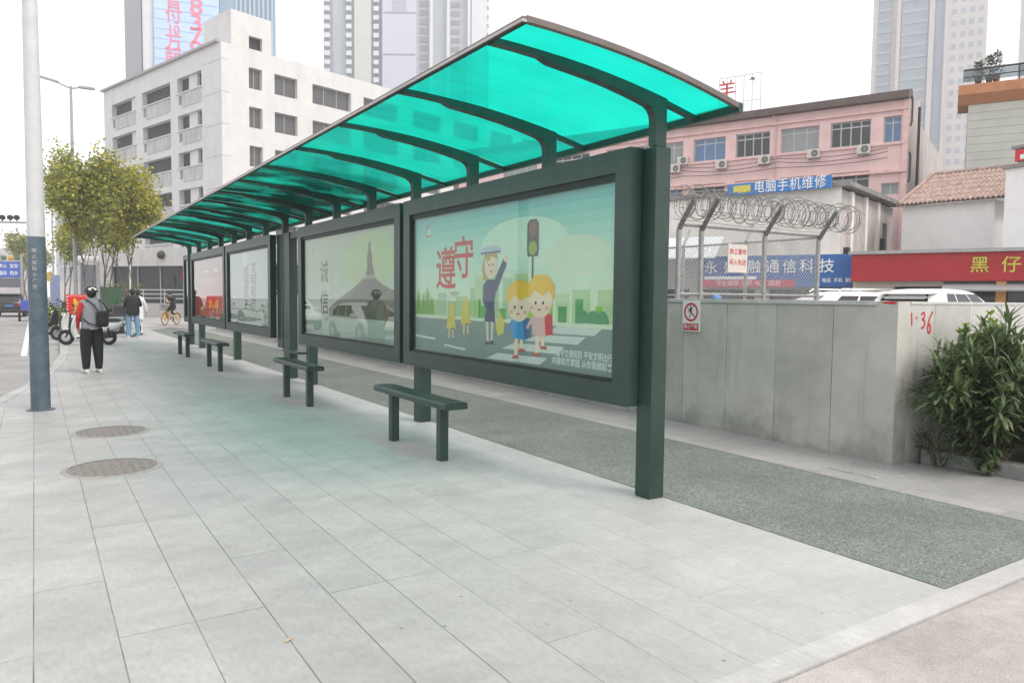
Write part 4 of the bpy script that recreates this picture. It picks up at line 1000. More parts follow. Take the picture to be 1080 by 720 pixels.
for a, c in cols:
    for d, e in rows:
        SD.window(office, (a, c, d, e), STEEL, GL_OFF, 2 if c-a < 3 else 3, 0, .40, .07)
# street face: three deep bays per floor and narrow slots
def fu(px, py): return hit(px, py, A, HO)[0]
bays = [(fu(212.5, 90), fu(187, 95)), (fu(179.5, 100), fu(150, 110)), (fu(143, 115), fu(118, 122))]
r1t = hit(165, 92.5, A, HO)[1]; r1b = hit(165, 108, A, HO)[1]
frows = [(r1b-fsp*k, r1t-fsp*k) for k in range(7) if r1b-fsp*k > 1]
holes = []
for a, c in bays:
    for d, e in frows:
        holes.append((a, c, d, e)); holes.append((c-.95, c-.25, d-1.15, d-.25)) if d > 3 else None
b = MB().use(CONC); FR.wall(b, 0, LO, 0, topz, holes, .55); b.build('front_wall', office)
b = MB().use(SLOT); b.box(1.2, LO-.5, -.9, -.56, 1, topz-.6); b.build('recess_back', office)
for d, e in frows:
    for q, (x0, x1) in ((0, (.28, .62)), (2, (.08, .26))):
        a, c = bays[q]; b = MB().use(CONC); b.box(a+(c-a)*x0, a+(c-a)*x1, -.555, -.28, d+.003, e-.003); b.build('recess_partition', office)
    for a, c in bays:
        b = MB().use(CONCD); b.box(a+.03, c-1.0, .004, .05, d-1.45, d-.18); b.build('spandrel', office)
        b = MB().use(CONC); b.box(a-.15, c+.15, .052, .14, d-.12, d-.01); b.build('sill_ledge', office)
for k in range(9): z = topz-1.5-fsp*.5*k*1.6; b = MB().use(M('corner_joint', (.33, .325, .32), .9)); b.box(-.012, fu(214, 92)-.3, -.8, .012, z-.04, z); b.build('corner_joint', office)
b = MB().use(M('parapet_cap', (.36, .355, .35), .8, 0, .15)); FR.box(b, .3, LO+.2, -.5, .3, topz+.002, topz+.22); b.build('parapet_cap', office)
u0, u1 = side_u(286, 40)+.0, side_u(252, 40); pu = fu(225, 40)
ph = hit(252, 12, A + (Matrix.Rotation(heading_rz(HO), 3, 'Z') @ Vector((0, 0, 0))), HS)[1]
p0 = side_u(286, 30)
b = MB().use(CONC); hx = 5.2
holes = [(side_u(262.5, 45), side_u(276.5, 45), hit(269, 53, A, HS)[1], hit(269, 39.5, A, HS)[1])]
pp = MB().use(CONC)
SD.wall(pp, 1.0, p0, topz+.004, ph, holes, .4); pp.box(.001, hx, -p0, -p0+.2, topz+.004, ph); pp.box(.001, hx, -1.2, -1.0, topz+.004, ph); pp.box(hx-.2, hx, -p0+.21, -1.21, topz+.004, ph); pp.box(.001, hx-.21, -p0+.21, -1.21, ph-.2, ph-.01); pp.build('roof_box', office)
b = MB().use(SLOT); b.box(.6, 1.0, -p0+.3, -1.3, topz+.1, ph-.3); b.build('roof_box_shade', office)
b = MB().use(STEEL); b.box(2.5, 3.1, -16, -15.4, topz, topz+1.0); b.tube([(1, -13, topz), (1, -13, topz+2.6)], .05, 6); b.build('roof_vent', office)

# podium with a pale fascia and dark shopfront at the foot of the block
A = ahead(203, 52); B2 = ahead(118, 55); Hp = math.atan2(B2.x-A.x, B2.y-A.y); Lp = (B2-A).length
pod = thing('podium_building', 'low podium with a pale fascia above dark shop windows behind the shelter end', 'building', A, heading_rz(Hp))
z1 = hit(160, 262.5, A, Hp)[1]; z2 = hit(160, 281, A, Hp)[1]
b = MB().use(M('pale_fascia', (.52, .51, .5), .75, 0, .1, 1.5, stain=(1.6, .4, .4, (.3, .29, .28)))); b.box(-1.2, Lp, -7, .6, z2, z1, .02); b.box(Lp*.98, Lp+2.2, -7, .1, 0, z1+.1); b.box(-14, -1.25, -7, .3, z2+.1, z1-.1); b.build('fascia', pod)
b = MB().use(GL_DARK); b.box(-14, Lp*.98, -.3, -.1, .9, z2-.004); b.build('shopfront', pod)
b = MB().use(M('dark_red_banner', (.22, .02, .03), .6)); b.box(-.3, 1.1, -.06, -.02, z2-1.0, z2-.25); b.build('red_banner', pod)
b = MB().use(ALU)
for k in range(7): b.box(-8+2.2*k, -7.92+2.2*k, -.095, -.02, .9, z2-.01)
b.build('mullion', pod)
b = MB().use(DARK); b.ball((2.1, .75, z1-.5), .28, .25, .28); b.box(2.05, 2.15, .6, .75, z1-.4, z1-.2); b.build('spotlight', pod)
b = MB().use(M('grey_step_stone', (.42, .415, .41), .8, 0, .12, 2))
for k in range(5): b.box(-9, Lp*.80, .9+.38*(4-k), .9+.38*(5-k), 0, .17*(k+1))
b.box(-9, Lp*.80, -.05, .895, 0, .9)
o = b.build('stone_steps'); o.location = A; o.rotation_euler = (0, 0, heading_rz(Hp)); tag(o, 'wide flight of grey stone steps in front of the dark podium shopfront', 'steps')
b = MB().use(M('pale_metal_rail', (.55, .55, .55), .4, .4))
for z in (1.25, 1.55, 1.85): b.tube([(-9, 1.1, z), (Lp*.7, 1.1, z)], .035, 6)
for k in range(7): b.box(-8.6+2*k, -8.54+2*k, 1.08, 1.12, .7, 1.85)
o = b.build('handrail'); o.location = A; o.rotation_euler = (0, 0, heading_rz(Hp)); tag(o, 'pale metal railing along the top of the stone steps', 'railing')

# ------------------------------------------------------------------ towers
def tower(name, label, A, h, parts):
    t = thing(name, label, 'tower', A, heading_rz(h))
    for nm, mat, boxes in parts:
        if nm in ('balcony', 'window', 'cornice', 'glass_strip', 'window_recess', 'pale_wing'):
            for q in boxes: b = MB().use(mat); b.box(*q); b.build(nm, t)
            continue
        b = MB().use(mat)
        for q in boxes: b.box(*q)
        b.build(nm, t)
    return t
TW_PALE = M('tower_pale_render', (.56, .525, .515), .8, 0, .06, .2); TW_GLASS = M('tower_grey_blue_glass', (.30, .335, .385), .35, 0, .12, .3)
TW_MID = M('tower_blue_grey', (.38, .405, .45), .7, 0, .08, .2); TW_DARK = M('tower_dark_slab', (.22, .23, .26), .5, 0, .1, .2); TW_WHITE = M('tower_white', (.62, .62, .64), .8, 0, .05, .2)
def floors(x0, x1, y0, y1, z0, z1, n, t): return [(x0, x1, y0, y1, z0+(z1-z0)*k/n, z0+(z1-z0)*k/n+t) for k in range(n)]
# right tower
a = ahead(1040, 230, 60, True); b_ = ahead(919, 230, 60, True); h = math.atan2(b_.x-a.x, b_.y-a.y); Lt = (b_-a).length; H = 112
f = lambda px: (1043-px)/121*Lt
tower('high_rise_tower', 'tall pinkish grey tower with blue grey glass strips rising behind the pink building', a, h, [
    ('body', TW_PALE, [(0, f(1003), -14, -1, 0, H), (f(1003), f(950), -14, -.6, 0, H), (f(950), Lt, -14, -1.5, 0, H-3), (f(946), f(930), -14, -1.2, H-3, H+4)]),
    ('glass_strip', TW_GLASS, [(f(998), f(990), -.596, -.4, 0, H), (f(982), f(954), -.596, -.3, 0, H), (f(943), f(928), -1.496, -1.2, 0, H-5)]),
    ('rib', TW_PALE, [(f(1003), f(1000), -.596, .3, 0, H), (f(989), f(983.5), -.596, .3, 0, H), (f(953), f(949), -.596, .2, 0, H)]),
    ('floor_band', TW_MID, floors(f(982), f(954), -.299, -.15, 4, H, 36, .7) + floors(f(943), f(928), -1.199, -1.0, 4, H-6, 36, .7)),
    ('window', TW_MID, [(f(1012+9*c), f(1007+9*c), -.998, -.95, 38+3*k, 39.4+3*k) for c in range(4) for k in range(21)]),
    ('cornice', TW_WHITE, [(-.4, f(1001), -14, -.6, H-12, H-11), (f(950)+.1, Lt+.4, -14, -1.1, H-19, H-18)])])
a = ahead(1112, 240, 60, True); b_ = ahead(1074, 240, 60, True); h = math.atan2(b_.x-a.x, b_.y-a.y); Lt2 = (b_-a).length
tower('high_rise_tower', 'sliver of another pale tower at the right edge of the sky', a, h, [
    ('body', TW_PALE, [(0, Lt2, -12, 0, 0, 110)]), ('floor_band', TW_MID, floors(1, Lt2-1.5, .004, .2, 4, 108, 34, 1.4))])
# middle tower
a = ahead(513, 255, 60); b_ = ahead(341, 255, 60); h = math.atan2(b_.x-a.x, b_.y-a.y); Lt3 = (b_-a).length; H = 122
f = lambda px: (513-px)/173*Lt3
tower('high_rise_tower', 'tall lavender grey apartment tower with balcony stacks behind the white office block', a, h, [
    ('body', TW_MID, [(0, Lt3, -20, -1, 0, H)]),
    ('balcony_shaft', TW_DARK, [(f(349), f(340), -1, -.6, 0, H), (f(373), f(363), -1, -.6, 0, H), (f(403), f(391), -1, -.6, 0, H)]),
    ('balcony', TW_WHITE, [(f(q+5.5), f(q), -.598, .7, 3*k+3, 3*k+4.5) for q in (341.5, 364.5, 393.5) for k in range(19, 39)]),
    ('pale_strip', M('tower_cream', (.52, .52, .48), .8, 0, .05, .2), [(f(391), f(373), -.99, .2, 0, H)]),
    ('blank_wall', M('tower_lavender', (.50, .51, .58), .8, 0, .05, .2), [(f(439), f(403), -.99, .9, 0, H)]),
    ('wall_joint', TW_DARK, [(f(438), f(404), .904, .95, z, z+.5) for z in (H-38, H-24, H-52, H-66)]),
    ('emblem', TW_MID, [(f(428), f(413.5), .904, 1.0, H-23, H-16)] + [(f(426), f(416), 1.004, 1.05, H-22+1.6*k, H-21.3+1.6*k) for k in range(4)]),
    ('window', TW_DARK, [(f(450), f(442), -.99, -.8, 3*k+2, 3*k+4) for k in range(20, 38)] + [(f(484), f(475), -.99, -.8, 3*k+2, 3*k+3.6) for k in range(20, 38)]),
    ('rib', TW_WHITE, [(f(456), f(453), -.99, .6, 0, H), (f(474), f(471), -.99, .6, 0, H), (f(496), f(493), -.99, .7, 0, H)]),
    ('white_wing', TW_WHITE, [(0, f(497), -.99, .4, 0, H)] + [(-.7, .01, -3, .3, 3*k+2, 3*k+3.4) for k in range(40)])])
# screen tower at left
a = ahead(291, 190, 40, True); b_ = ahead(133, 190, 40, True); h = math.atan2(b_.x-a.x, b_.y-a.y); Lt4 = (b_-a).length; H = 96
f = lambda px: (290-px)/159*Lt4
ADB = M('screen_pale_blue', (.42, .56, .76), .4, 0, .05, .3); ADG = M('tower_glass_blue', (.22, .32, .42), .25, 0, .1, .3)
tw = tower('high_rise_tower', 'glass tower with large pink characters on a pale blue front behind the white office block', a, h, [
    ('body', ADG, [(0, f(228), -20, -.6, 0, H), (f(146.5), Lt4, -20, -3, 0, H-1)]),
    ('glass_rib', M('tower_rib', (.36, .44, .52), .4, 0, .1), [(f(285-5*k), f(287-5*k), -.598, -.2, 0, H) for k in range(9)]),
    ('dark_slab', TW_DARK, [(f(146), Lt4+.3, -2.99, -.4, 0, H)]),
    ('white_panel', TW_WHITE, [(f(158.5), f(147), -3, -1, 0, H)]),
    ('blue_front', ADB, [(f(227.5), f(159), -18, 0, 0, H)]),
    ('panel_joint', M('screen_joint', (.34, .46, .66), .5), [(f(227), f(159.5), .004, .05, 2.2*k+2, 2.2*k+2.25) for k in range(42)])])
b = MB().use(M('screen_pink', (.80, .16, .26), .5))
zt = hit(190, 0, a, h)[1]
for px, chars, sz, tops in ((183, ('普', '付', '10', '万', '起'), 4.0, (2, 17, 32, 46, 60)), (207, ('8', '3', '7', '9'), 5.2, (8, 25, 39, 53))):
    for ch, y in zip(chars, tops):
        uu, z = hit(px, y, a, h); b.text(ch, sz*(.75 if ch == '10' else 1), lambda x, y_, hh: (uu-x, .06+hh, z+y_), .03, thick=.05, sx=1.15 if len(ch) == 1 and ch.isdigit() else .9)
b.build('pink_characters', tw, False)
# far pale blocks
for k, (p0, p1, d, ytop, lb) in enumerate(((60, 108, 150, 188, 'pale hazy block behind the yellow green trees'), (8, 26, 260, 249, 'far pale block down the road at the left edge'), (-30, 6, 220, 262, 'low hazy block left of the blue road sign'))):
    a = ahead(p1, d); b_ = ahead(p0, d); h = math.atan2(b_.x-a.x, b_.y-a.y); Lx = (b_-a).length; H = 1.6+(308-ytop)/780*d
    tower('distant_block', lb, a, h, [('body', TW_PALE, [(0, Lx, -12, 0, 0, H)]), ('window_band', TW_MID, floors(.6, Lx-.6, .004, .06, 4, H-2, 12, 1.2))])

# ------------------------------------------------------------------ trees
BARK = M('brown_bark', (.10, .085, .07), .9, 0, .35, 14, .4, 40)
OLIVE = leaf_material('olive_leaf', (.20, .23, .05), (.40, .41, .11), .5)
YELLOW = leaf_material('yellow_leaf', (.52, .48, .07), (.70, .60, .08), .5)
GREENL = leaf_material('mid_green_leaf', (.12, .18, .05), (.23, .29, .08), .4)
def tree(label, c, h, spread, nleaf, yfrac, seed, lsize=.16, forks=3, trunk=.13, low=.34, squeeze=1.0, group='street trees by the parked scooters'):
    rg = random.Random(seed); t = thing('street_tree', label, 'tree', c, 0, group)
    tb = MB().use(BARK); tips = []
    def limb(p, d, ln, r, depth):
        pts = [p]; q = p.copy(); dd = d.copy(); k = 4
        for i in range(k):
            dd = (dd+Vector((rg.uniform(-.16, .16), rg.uniform(-.16, .16), .05))).normalized(); q = q+dd*ln/k; pts.append(q.copy())
        tb.tube(pts, [r*(1-.5*i/k) for i in range(k+1)], 7 if r > .05 else 4, caps=False)
        if depth == 0: tips.append((pts[-1], dd)); tips.append((pts[2], dd)); return
        for j in range(rg.choice((2, 3, 3)) if depth > 1 else 3):
            a = rg.uniform(0, 6.28); sp = rg.uniform(.35, .85); u = dd.orthogonal().normalized(); v = dd.cross(u)
            nd = (dd+(u*math.cos(a)+v*math.sin(a))*sp); nd.z = max(nd.z, -.05); limb(pts[-1 if j < 2 else 3], nd.normalized(), ln*rg.uniform(.6, .8), r*.55, depth-1)
    for k in range(forks):
        a = 6.28*k/forks+rg.uniform(-.4, .4); limb(Vector((.16*math.cos(a), .16*math.sin(a), 0)), Vector((.17*math.cos(a), .17*math.sin(a), 1)).normalized(), h*low, trunk/math.sqrt(forks)*1.25, 3)
    # fit limb tips into the wanted height
    rs = sorted(math.hypot(p.x, p.y) for p, d in tips); squeeze = spread/rs[int(.85*len(rs))]; zf = h/max(p.z for p, d in tips)
    tb.build('trunk', t, False)
    mats = [OLIVE, GREENL, YELLOW]; cr = MB()
    zs = [p.z for p, d in tips]; zmax = max(zs); 
    per = max(3, nleaf//len(tips)); fit = lambda w: Vector((w.x/squeeze, w.y/squeeze, w.z/zf))
    for p, d in tips:
        cl = rg.random(); edge = min(1, math.hypot(p.x, p.y)/spread)
        for i in range(int(per*rg.uniform(.4, 1.6))):
            g = Vector((rg.gauss(0, .30)/squeeze, rg.gauss(0, .30)/squeeze, (rg.gauss(-.12, .38))/zf)); q = p+g
            yl = yfrac*(.4+.6*cl)+.15*(q.z/h-.5)
            cr.use(mats[2] if rg.random() < yl else (mats[0] if rg.random() < .85 else mats[1]))
            d2 = Vector((rg.gauss(0, 1), rg.gauss(0, 1), rg.gauss(-.2, .7))); d2.normalize(); s = d2.cross(Vector((rg.gauss(0, 1), rg.gauss(0, 1), rg.gauss(0, 1)))).normalized()
            L_ = lsize*rg.uniform(.6, 1.3); W_ = L_*.36
            cr.add([q, q+fit(d2*L_*.45+s*W_), q+fit(d2*L_), q+fit(d2*L_*.45-s*W_)], [(0, 1, 2, 3)], False)
    cr.build('crown', t, False); t.scale = (squeeze, squeeze, zf); return t
tree('olive green street tree with several slim trunks closest to the slate blue pole', ahead(93, 36), 8.3, 1.30, 13000, .18, 21, forks=3, low=.38, lsize=.17)
tree('yellowing street tree right of the olive one, in front of the white office block', ahead(134, 38), 7.8, 1.75, 14000, .46, 23, forks=3, low=.37, lsize=.17)
tree('darker street tree behind the olive one, left of the grey cabinet', ahead(110, 43), 7.6, 1.6, 9000, .24, 25, forks=3, low=.37, lsize=.2)
tree('roadside tree farther down the kerb, mostly behind the slate blue pole', ahead(70, 58), 6.8, 1.2, 3500, .12, 27, forks=2, low=.33, lsize=.22)
for k, (px, d, hh, lb) in enumerate(((30, 95, 9, 'hazy tree beside the blue overhead road sign'), (40, 120, 10, 'hazy tree far down the road behind the pole'), (24, 140, 9, 'small hazy tree farthest down the road'))):
    tree(lb, ahead(px, d), hh, 2.2, 1800, .05, 31+k, forks=2, low=.35, lsize=.34, group='trees far down the road')
def hedge(name, label, c, sx, sy, hh, n, mat, seed, ls=.12, rz=0):
    rg = random.Random(seed); b = MB().use(mat)
    for i in range(n):
        x, y, z = rg.uniform(-sx, sx), rg.uniform(-sy, sy), hh*rg.random()**.6
        d = Vector((rg.gauss(0, 1), rg.gauss(0, 1), rg.gauss(.2, .7))); leaf(b, Vector((x, y, z*(1-.2*rg.random()))), d, Vector((0, 0, 1)), ls*rg.uniform(.7, 1.3), ls*.4)
    st = MB().use(STEMM)
    for i in range(14): x, y = rg.uniform(-sx, sx)*.8, rg.uniform(-sy, sy)*.8; st.tube([(x, y, 0), (x*1.1, y*1.1, hh*.85)], .02, 4)
    t = thing(name, label, 'hedge', c, rz); b.build('foliage', t, False); st.build('stems', t, False); return t
hedge('hedge', 'low yellow green hedge by the kerb left of the red board', ahead(63, 33), .5, 1.6, 1.05, 900, LIME, 41)
hedge('hedge', 'dim green hedge under the podium beside the grey cabinet', ahead(120, 47), 1.6, .6, 2.4, 1300, GREENL, 42, .2)
# green hoarding
a = ahead(128, 44); b_ = ahead(104, 44); h = math.atan2(b_.x-a.x, b_.y-a.y)
b = MB().use(M('hoarding_green', (.045, .12, .06), .6, 0, .15)); b.box(0, (b_-a).length, -.05, 0, .25, 1.95); b.use(STEEL)
for k in range(3): b.box(.1+.6*k, .16+.6*k, -.11, -.055, 0, 1.95)
o = b.build('hoarding'); o.location = a; o.rotation_euler = (0, 0, heading_rz(h)); tag(o, 'dark green metal hoarding between the grey cabinet and the person in black', 'hoarding')

# ------------------------------------------------------------------ street furniture far left
c = ahead(95, 40)
t = thing('advertising_column', 'grey box shaped street column with a white drum on top behind the scooters', 'advertising column', c, R(-14))
b = MB().use(M('column_grey', (.20, .205, .235), .5, 0, .1)); b.box(-.36, .36, -.25, .25, .25, 3.1, .02); b.build('cabinet', t)
b = MB().use(M('pale_column_frame', (.45, .45, .45), .5)); b.box(-.44, -.362, -.27, .27, 0, 3.2); b.box(.362, .44, -.27, .27, 0, 3.2); b.box(-.36, .36, -.27, .27, 0, .248); b.build('frame', t)
b = MB().use(WHITE); b.tube([(-.52, 0, 3.38), (.52, 0, 3.38)], .19, 20); b.box(-.4, .4, -.2, .2, 3.201, 3.24); b.build('top_drum', t)
b = MB().use(TW_MID)
for k in range(9): b.box(-.33+.075*k, -.315+.075*k, -.262, -.252, .4, 3.0)
b.build('slats', t)
c = ahead(138, 40)
t = thing('slim_post', 'slim white post in front of the dark podium shopfront', 'post', c)
b = MB().use(WHITE); b.tube([(0, 0, 0), (0, 0, 4.2)], [.07, .055], 12); b.ball((0, 0, 4.2), .07, .07, .05); b.build('shaft', t); b = MB().use(STEEL); b.box(-.14, .14, -.14, .14, 0, .03); b.build('base', t)
def street_lamp(c, hh, label, arms, rz=0):
    t = thing('street_lamp', label, 'street lamp', c, rz)
    b = MB().use(M('lamp_grey', (.34, .35, .36), .45, .3)); b.tube([(0, 0, 0), (0, 0, hh)], [.11, .06], 14); b.lathe([(.2, 0), (.2, .05), (.13, .3)], n=14); b.build('pole', t)
    for s, ln, rise in arms:
        b = MB().use(MATS['lamp_grey']); b.tube([(0, 0, hh-.12), (s*ln*.5, 0, hh-.02+rise*.5), (s*ln, 0, hh+rise)], [.04, .035, .03], 8); b.build('arm', t)
        b = MB().use(MATS['lamp_grey']); x0 = s*ln*.45
        d = Vector((s, 0, rise/ln)).normalized(); m3 = Matrix((d, Vector((0, 1, 0)), d.cross(Vector((0, 1, 0))))).transposed()
        b.obox(Vector((s*ln*.85, 0, hh+rise*.9)), ln*.75, .26, .10, m3); b.build('lamp_head', t)
c = ahead(80, 38); street_lamp(c, 12.0, 'tall double armed street lamp rising above the trees', ((-1, 1.35, .38), (1, .95, -.1)), R(-33))
c = ahead(57, 75); street_lamp(c, 13.8, 'smaller looking double armed street lamp far behind the trees', ((-1, 1.0, .15), (1, 1.0, .15)), R(-33))
# signal gantry
c = ahead(45, 62); t = thing('traffic_signal_gantry', 'horizontal signal arm with round dark lights reaching in at the left edge', 'traffic signal', c, R(-33))
b = MB().use(M('lamp_grey', (.3,)*3)); b.tube([(0, 0, 0), (0, 0, 7.9)], [.14, .1], 12); b.tube([(0, 0, 7.35), (-9, 0, 7.45)], [.09, .06], 10); b.build('arm', t)
for k, x in enumerate((-2.0, -2.55, -3.2, -3.8)):
    b = MB().use(BLACK); b.lathe([(.2, -.12), (.22, .0), (.2, .12)], (x, 0, 7.78), 14, 'y'); b.box(x-.03, x+.03, -.03, .03, 7.42, 7.6); b.build('signal_light', t)
# blue overhead direction sign
c = ahead(12, 84); t = thing('overhead_road_sign', 'blue overhead road sign with white lettering above the road at the left', 'road sign', c, R(-33))
b = MB().use(M('road_sign_blue', (.03, .10, .42), .5, 0, .06)); b.box(-2.4, 1.15, -.05, .05, 3.2, 5.0, .02); b.build('board', t)
b = MB().use(M('sign_deep_grey', (.10, .11, .13), .6)); b.box(-2.4, 1.15, -.04, .06, 2.1, 3.15, .02); b.build('lower_board', t)
b = MB().use(WHITE)
for x, z, s_ in ((-.9, 4.5, '南山'), (.4, 4.5, '宝安'), (-.9, 3.7, '福田'), (.4, 3.7, '西乡')): b.text(s_, .5, lambda u, v, hh: (x+u, -.056-hh, z+v), .006, thick=.002)
b.build('lettering', t, False)
b = MB().use(STEEL); b.box(1.16, 1.36, -.1, .1, 0, 5.9); b.box(-9, 1.15, -.09, -.06+.005, 5.05, 5.2); b.build('support', t)
for k, (x, cc) in enumerate(((-.75, (.05, .14, .05)), (.05, (.55, .30, .04)), (.8, (.06, .12, .06)))):
    b = MB().use(M('lamp_cap_%d' % k, cc, .6)); b.ball((x, 0, 5.45), .3, .2, .28); b.build('beacon', t)
c = ahead(53, 50); t = thing('round_road_sign', 'round yellow road sign on a post just right of the slate blue pole', 'road sign', c, R(-30))
b = MB().use(M('sign_amber', (.50, .33, .05), .5)); b.lathe([(.33, -.012), (.33, .012)], (0, 0, 2.65), 24, 'y'); b.build('disc', t)
b = MB().use(STEEL); b.tube([(0, .05, 0), (0, .05, 3.0)], .045, 8); b.build('post', t)
b = MB().use(M('banner_blue_grey', (.22, .27, .42), .6)); c = ahead(59, 47); b.box(-.25, .25, -.03, .03, .6, 2.7); b.use(STEEL).box(-.3, -.252, -.03, .03, 0, 2.9)
o = b.build('roadside_banner'); o.location = c; o.rotation_euler = (0, 0, R(-33)); tag(o, 'narrow blue grey upright banner beside the tree trunks', 'banner')

# red board with the yellow letter
c = ahead(81.5, 29); t = thing('advert_board', 'red board with a large yellow letter M and pale dots among the parked scooters', 'board', c, R(-28))
b = MB().use(M('board_red', (.62, .02, .02), .45, 0, .1, 4)); b.box(-.42, .42, -.02, .02, .62, 1.52, .01); b.build('panel', t)
b = MB().use(M('board_yellow', (.75, .40, .02), .5)); b.text('M', 1.0, lambda x, y, h: (.10+x, -.024-h, 1.03+y), .03, thick=.004, sx=.72, sy=.85); b.build('letter', t, False)
b = MB().use(WHITE)
for k in range(7): b.box(-.39, -.35, -.0225, -.021, .68+.12*k, .72+.12*k); b.box(-.33+.105*k, -.29+.105*k, -.0225, -.021, 1.45, 1.48)
b.build('dots', t)
b = MB().use(STEEL); b.box(-.4, -.36, .021, .06, 0, 1.4); b.box(.36, .4, .021, .06, 0, 1.4); b.box(-.45, .45, -.25, .3, 0, .03); b.build('stand', t)
# bird
b = MB().use(BLACK); b.ball((0, 0, 0), .055, .17, .05, 10, 6); b.ball((0, .17, .02), .035, .05, .035, 8, 5)
b.add([(.03, .07, .02), (.03, -.06, .02), (.24, -.07, .22), (.14, .05, .14)], [(0, 1, 2, 3)]); b.add([(-.03, .07, .02), (-.03, -.06, .02), (-.16, -.10, -.16), (-.12, .04, -.1)], [(0, 1, 2, 3)]); b.add([(-.02, -.14, 0), (.02, -.14, 0), (.05, -.28, -.02), (-.05, -.28, -.02)], [(0, 1, 2, 3)])
o = b.build('bird', None, False); o.scale = (.6,)*3; o.location = Vector(ray(794, 83)*30)+Vector((0, 0, EYE)); o.rotation_euler = (.3, .9, 2); tag(o, 'small dark bird flying above the roof of the pink building', 'bird')

# ------------------------------------------------------------------ cars
PAINT_W = M('white_car_paint', (.74, .74, .74), .22, 0, .02, 2, spec=.6); PAINT_D = M('dark_car_paint', (.018, .02, .025), .2, .2, .05, 2, spec=.6)
TAIL = M('tail_light_red', (.45, .015, .015), .25); HEADL = M('head_light', (.7, .72, .74), .15, .3); CARGL = glass_material('car_glass', dark=(.012, .013, .014), ior=1.5, rough=.01)
def rrect(x0, x1, hw, z, rad, n=5):
    pts = []
    for cx, cy, a0 in ((x1-rad, hw-rad, 0), (x0+rad, hw-rad, 90), (x0+rad, -hw+rad, 180), (x1-rad, -hw+rad, 270)):
        for i in range(n): a = R(a0+90*i/(n-1)); pts.append((cx+rad*math.cos(a), cy+rad*math.sin(a), z))
    return pts
def make_car(name, label, paint, plate=True, suv=True, rails=True, lift=0):
    t = thing(name, label, 'car'); H = 1.70 if suv else 1.48; bz = 1.0 if suv else .92
    b = MB().use(paint)
    secs = []
    for x, w, z0, z1 in ((-2.3, .70, .45, .78), (-2.27, .84, .36, .93), (-2.1, .90, .30, bz), (-1.4, .925, .28, bz), (0, .93, .28, bz-.02), (1.15, .93, .28, bz-.02), (1.75, .90, .30, bz-.08), (2.15, .84, .34, bz-.16), (2.3, .70, .42, bz-.28)):
        zm = (z0+z1)/2
        half = [(w*.82, z0), (w*.97, z0+.07), (w, zm-.06), (w*.985, zm+.12), (w*.95, z1-.05), (w*.86, z1)]
        secs.append([(x, y, z) for y, z in half]+[(x, -y, z) for y, z in reversed(half)])
    b.loft(secs)
    lv = [(bz-.03, -2.16, 1.22, .885), (bz+.25, -2.03, .88, .83), (H-.20, -1.86, .45, .74), (H-.09, -1.70, .22, .68), (H-.025, -1.45, -.05, .58), (H, -1.1, -.35, .40)]
    b.loft([rrect(a, c, w, z, .24 if i < 2 else .34) for i, (z, a, c, w) in enumerate(lv)])
    body = b.build('body', t)
    def at(z):
        for (za, a0, c0, w0), (zb, a1, c1, w1) in zip(lv, lv[1:]):
            if z <= zb: k = (z-za)/(zb-za); return a0+(a1-a0)*k, c0+(c1-c0)*k, w0+(w1-w0)*k
    zl, zh = bz+.05, H-.115
    e = .006
    def pane(nm, fn, n=4):
        g = MB().use(CARGL); g.loft([[fn(j/3, zl+(zh-zl)*i/n) for j in range(4)] for i in range(n+1)], False, True, False); g.build(nm, t, False)
    pane('rear_window', lambda q, z: (at(z)[0]-e, (q-.5)*2*(at(z)[2]-.25), z))
    pane('windscreen', lambda q, z: (at(z)[1]+e, (q-.5)*2*(at(z)[2]-.25), z))
    for s in (-1, 1):
        for q0, q1 in ((.14, .32), (.34, .60), (.62, .86)):
            pane('side_window', lambda q, z: (at(z)[0]+(at(z)[1]-at(z)[0])*(q0+(q1-q0)*q), s*(at(z)[2]+e), z))
    for x in (-1.42, 1.42):
        for s in (-1, 1):
            wv = MB().use(BLACK); wv.lathe([(.20, -.11), (.33, -.11), (.345, -.07), (.345, .07), (.33, .11), (.20, .11)], (x, s*.83, .345), 24, 'y'); wo = wv.build('wheel', t)
            rv = MB().use(CHROME); rv.lathe([(.03, s*.122), (.21, s*.115)], (x, s*.83, .345), 20, 'y')
            for k in range(5):
                a = 2*math.pi*k/5; rv.tube([(x, s*.955, .345), (x+.2*math.cos(a), s*.95, .345+.2*math.sin(a))], .022, 4)
            rv.build('rim', wo)
            ar = MB().use(DARK); n = 14
            ar.loft([[(x+r*math.cos(math.pi*j/n), s*(.932-.0*j), .345+r*math.sin(math.pi*j/n)) for j in range(n+1)] for r in (.36, .44)], False, False, False); ar.build('arch_trim', t, False)
    for s in (-1, 1):
        l = MB().use(TAIL); l.box(-2.335, -2.10, s*.50, s*.915, bz-.22, bz-.02, .03); l.build('tail_light', t)
        l = MB().use(HEADL); l.box(2.02, 2.24, s*.55, s*.86, bz-.36, bz-.24, .03); l.build('head_light', t)
        l = MB().use(paint); l.ball((.88, s*1.0, bz+.09), .09, .11, .08); l.build('mirror', t)
        if rails: l = MB().use(CHROME); l.tube([(-1.6, s*.58, H-.02), (-1.5, s*.59, H+.045), (-.1, s*.59, H+.045), (.0, s*.58, H-.02)], .018, 6); l.build('roof_rail', t)
    l = MB().use(DARK); l.box(-2.335, -2.15, -.78, .78, .36, .52, .03); l.box(2.15, 2.33, -.75, .75, .36, .55, .03); l.build('bumper', t)
    if plate: l = MB().use(M('plate_blue', (.06, .14, .42), .4)); l.box(-2.318, -2.28, -.24, .24, .72, .86); l.build('number_plate', t)
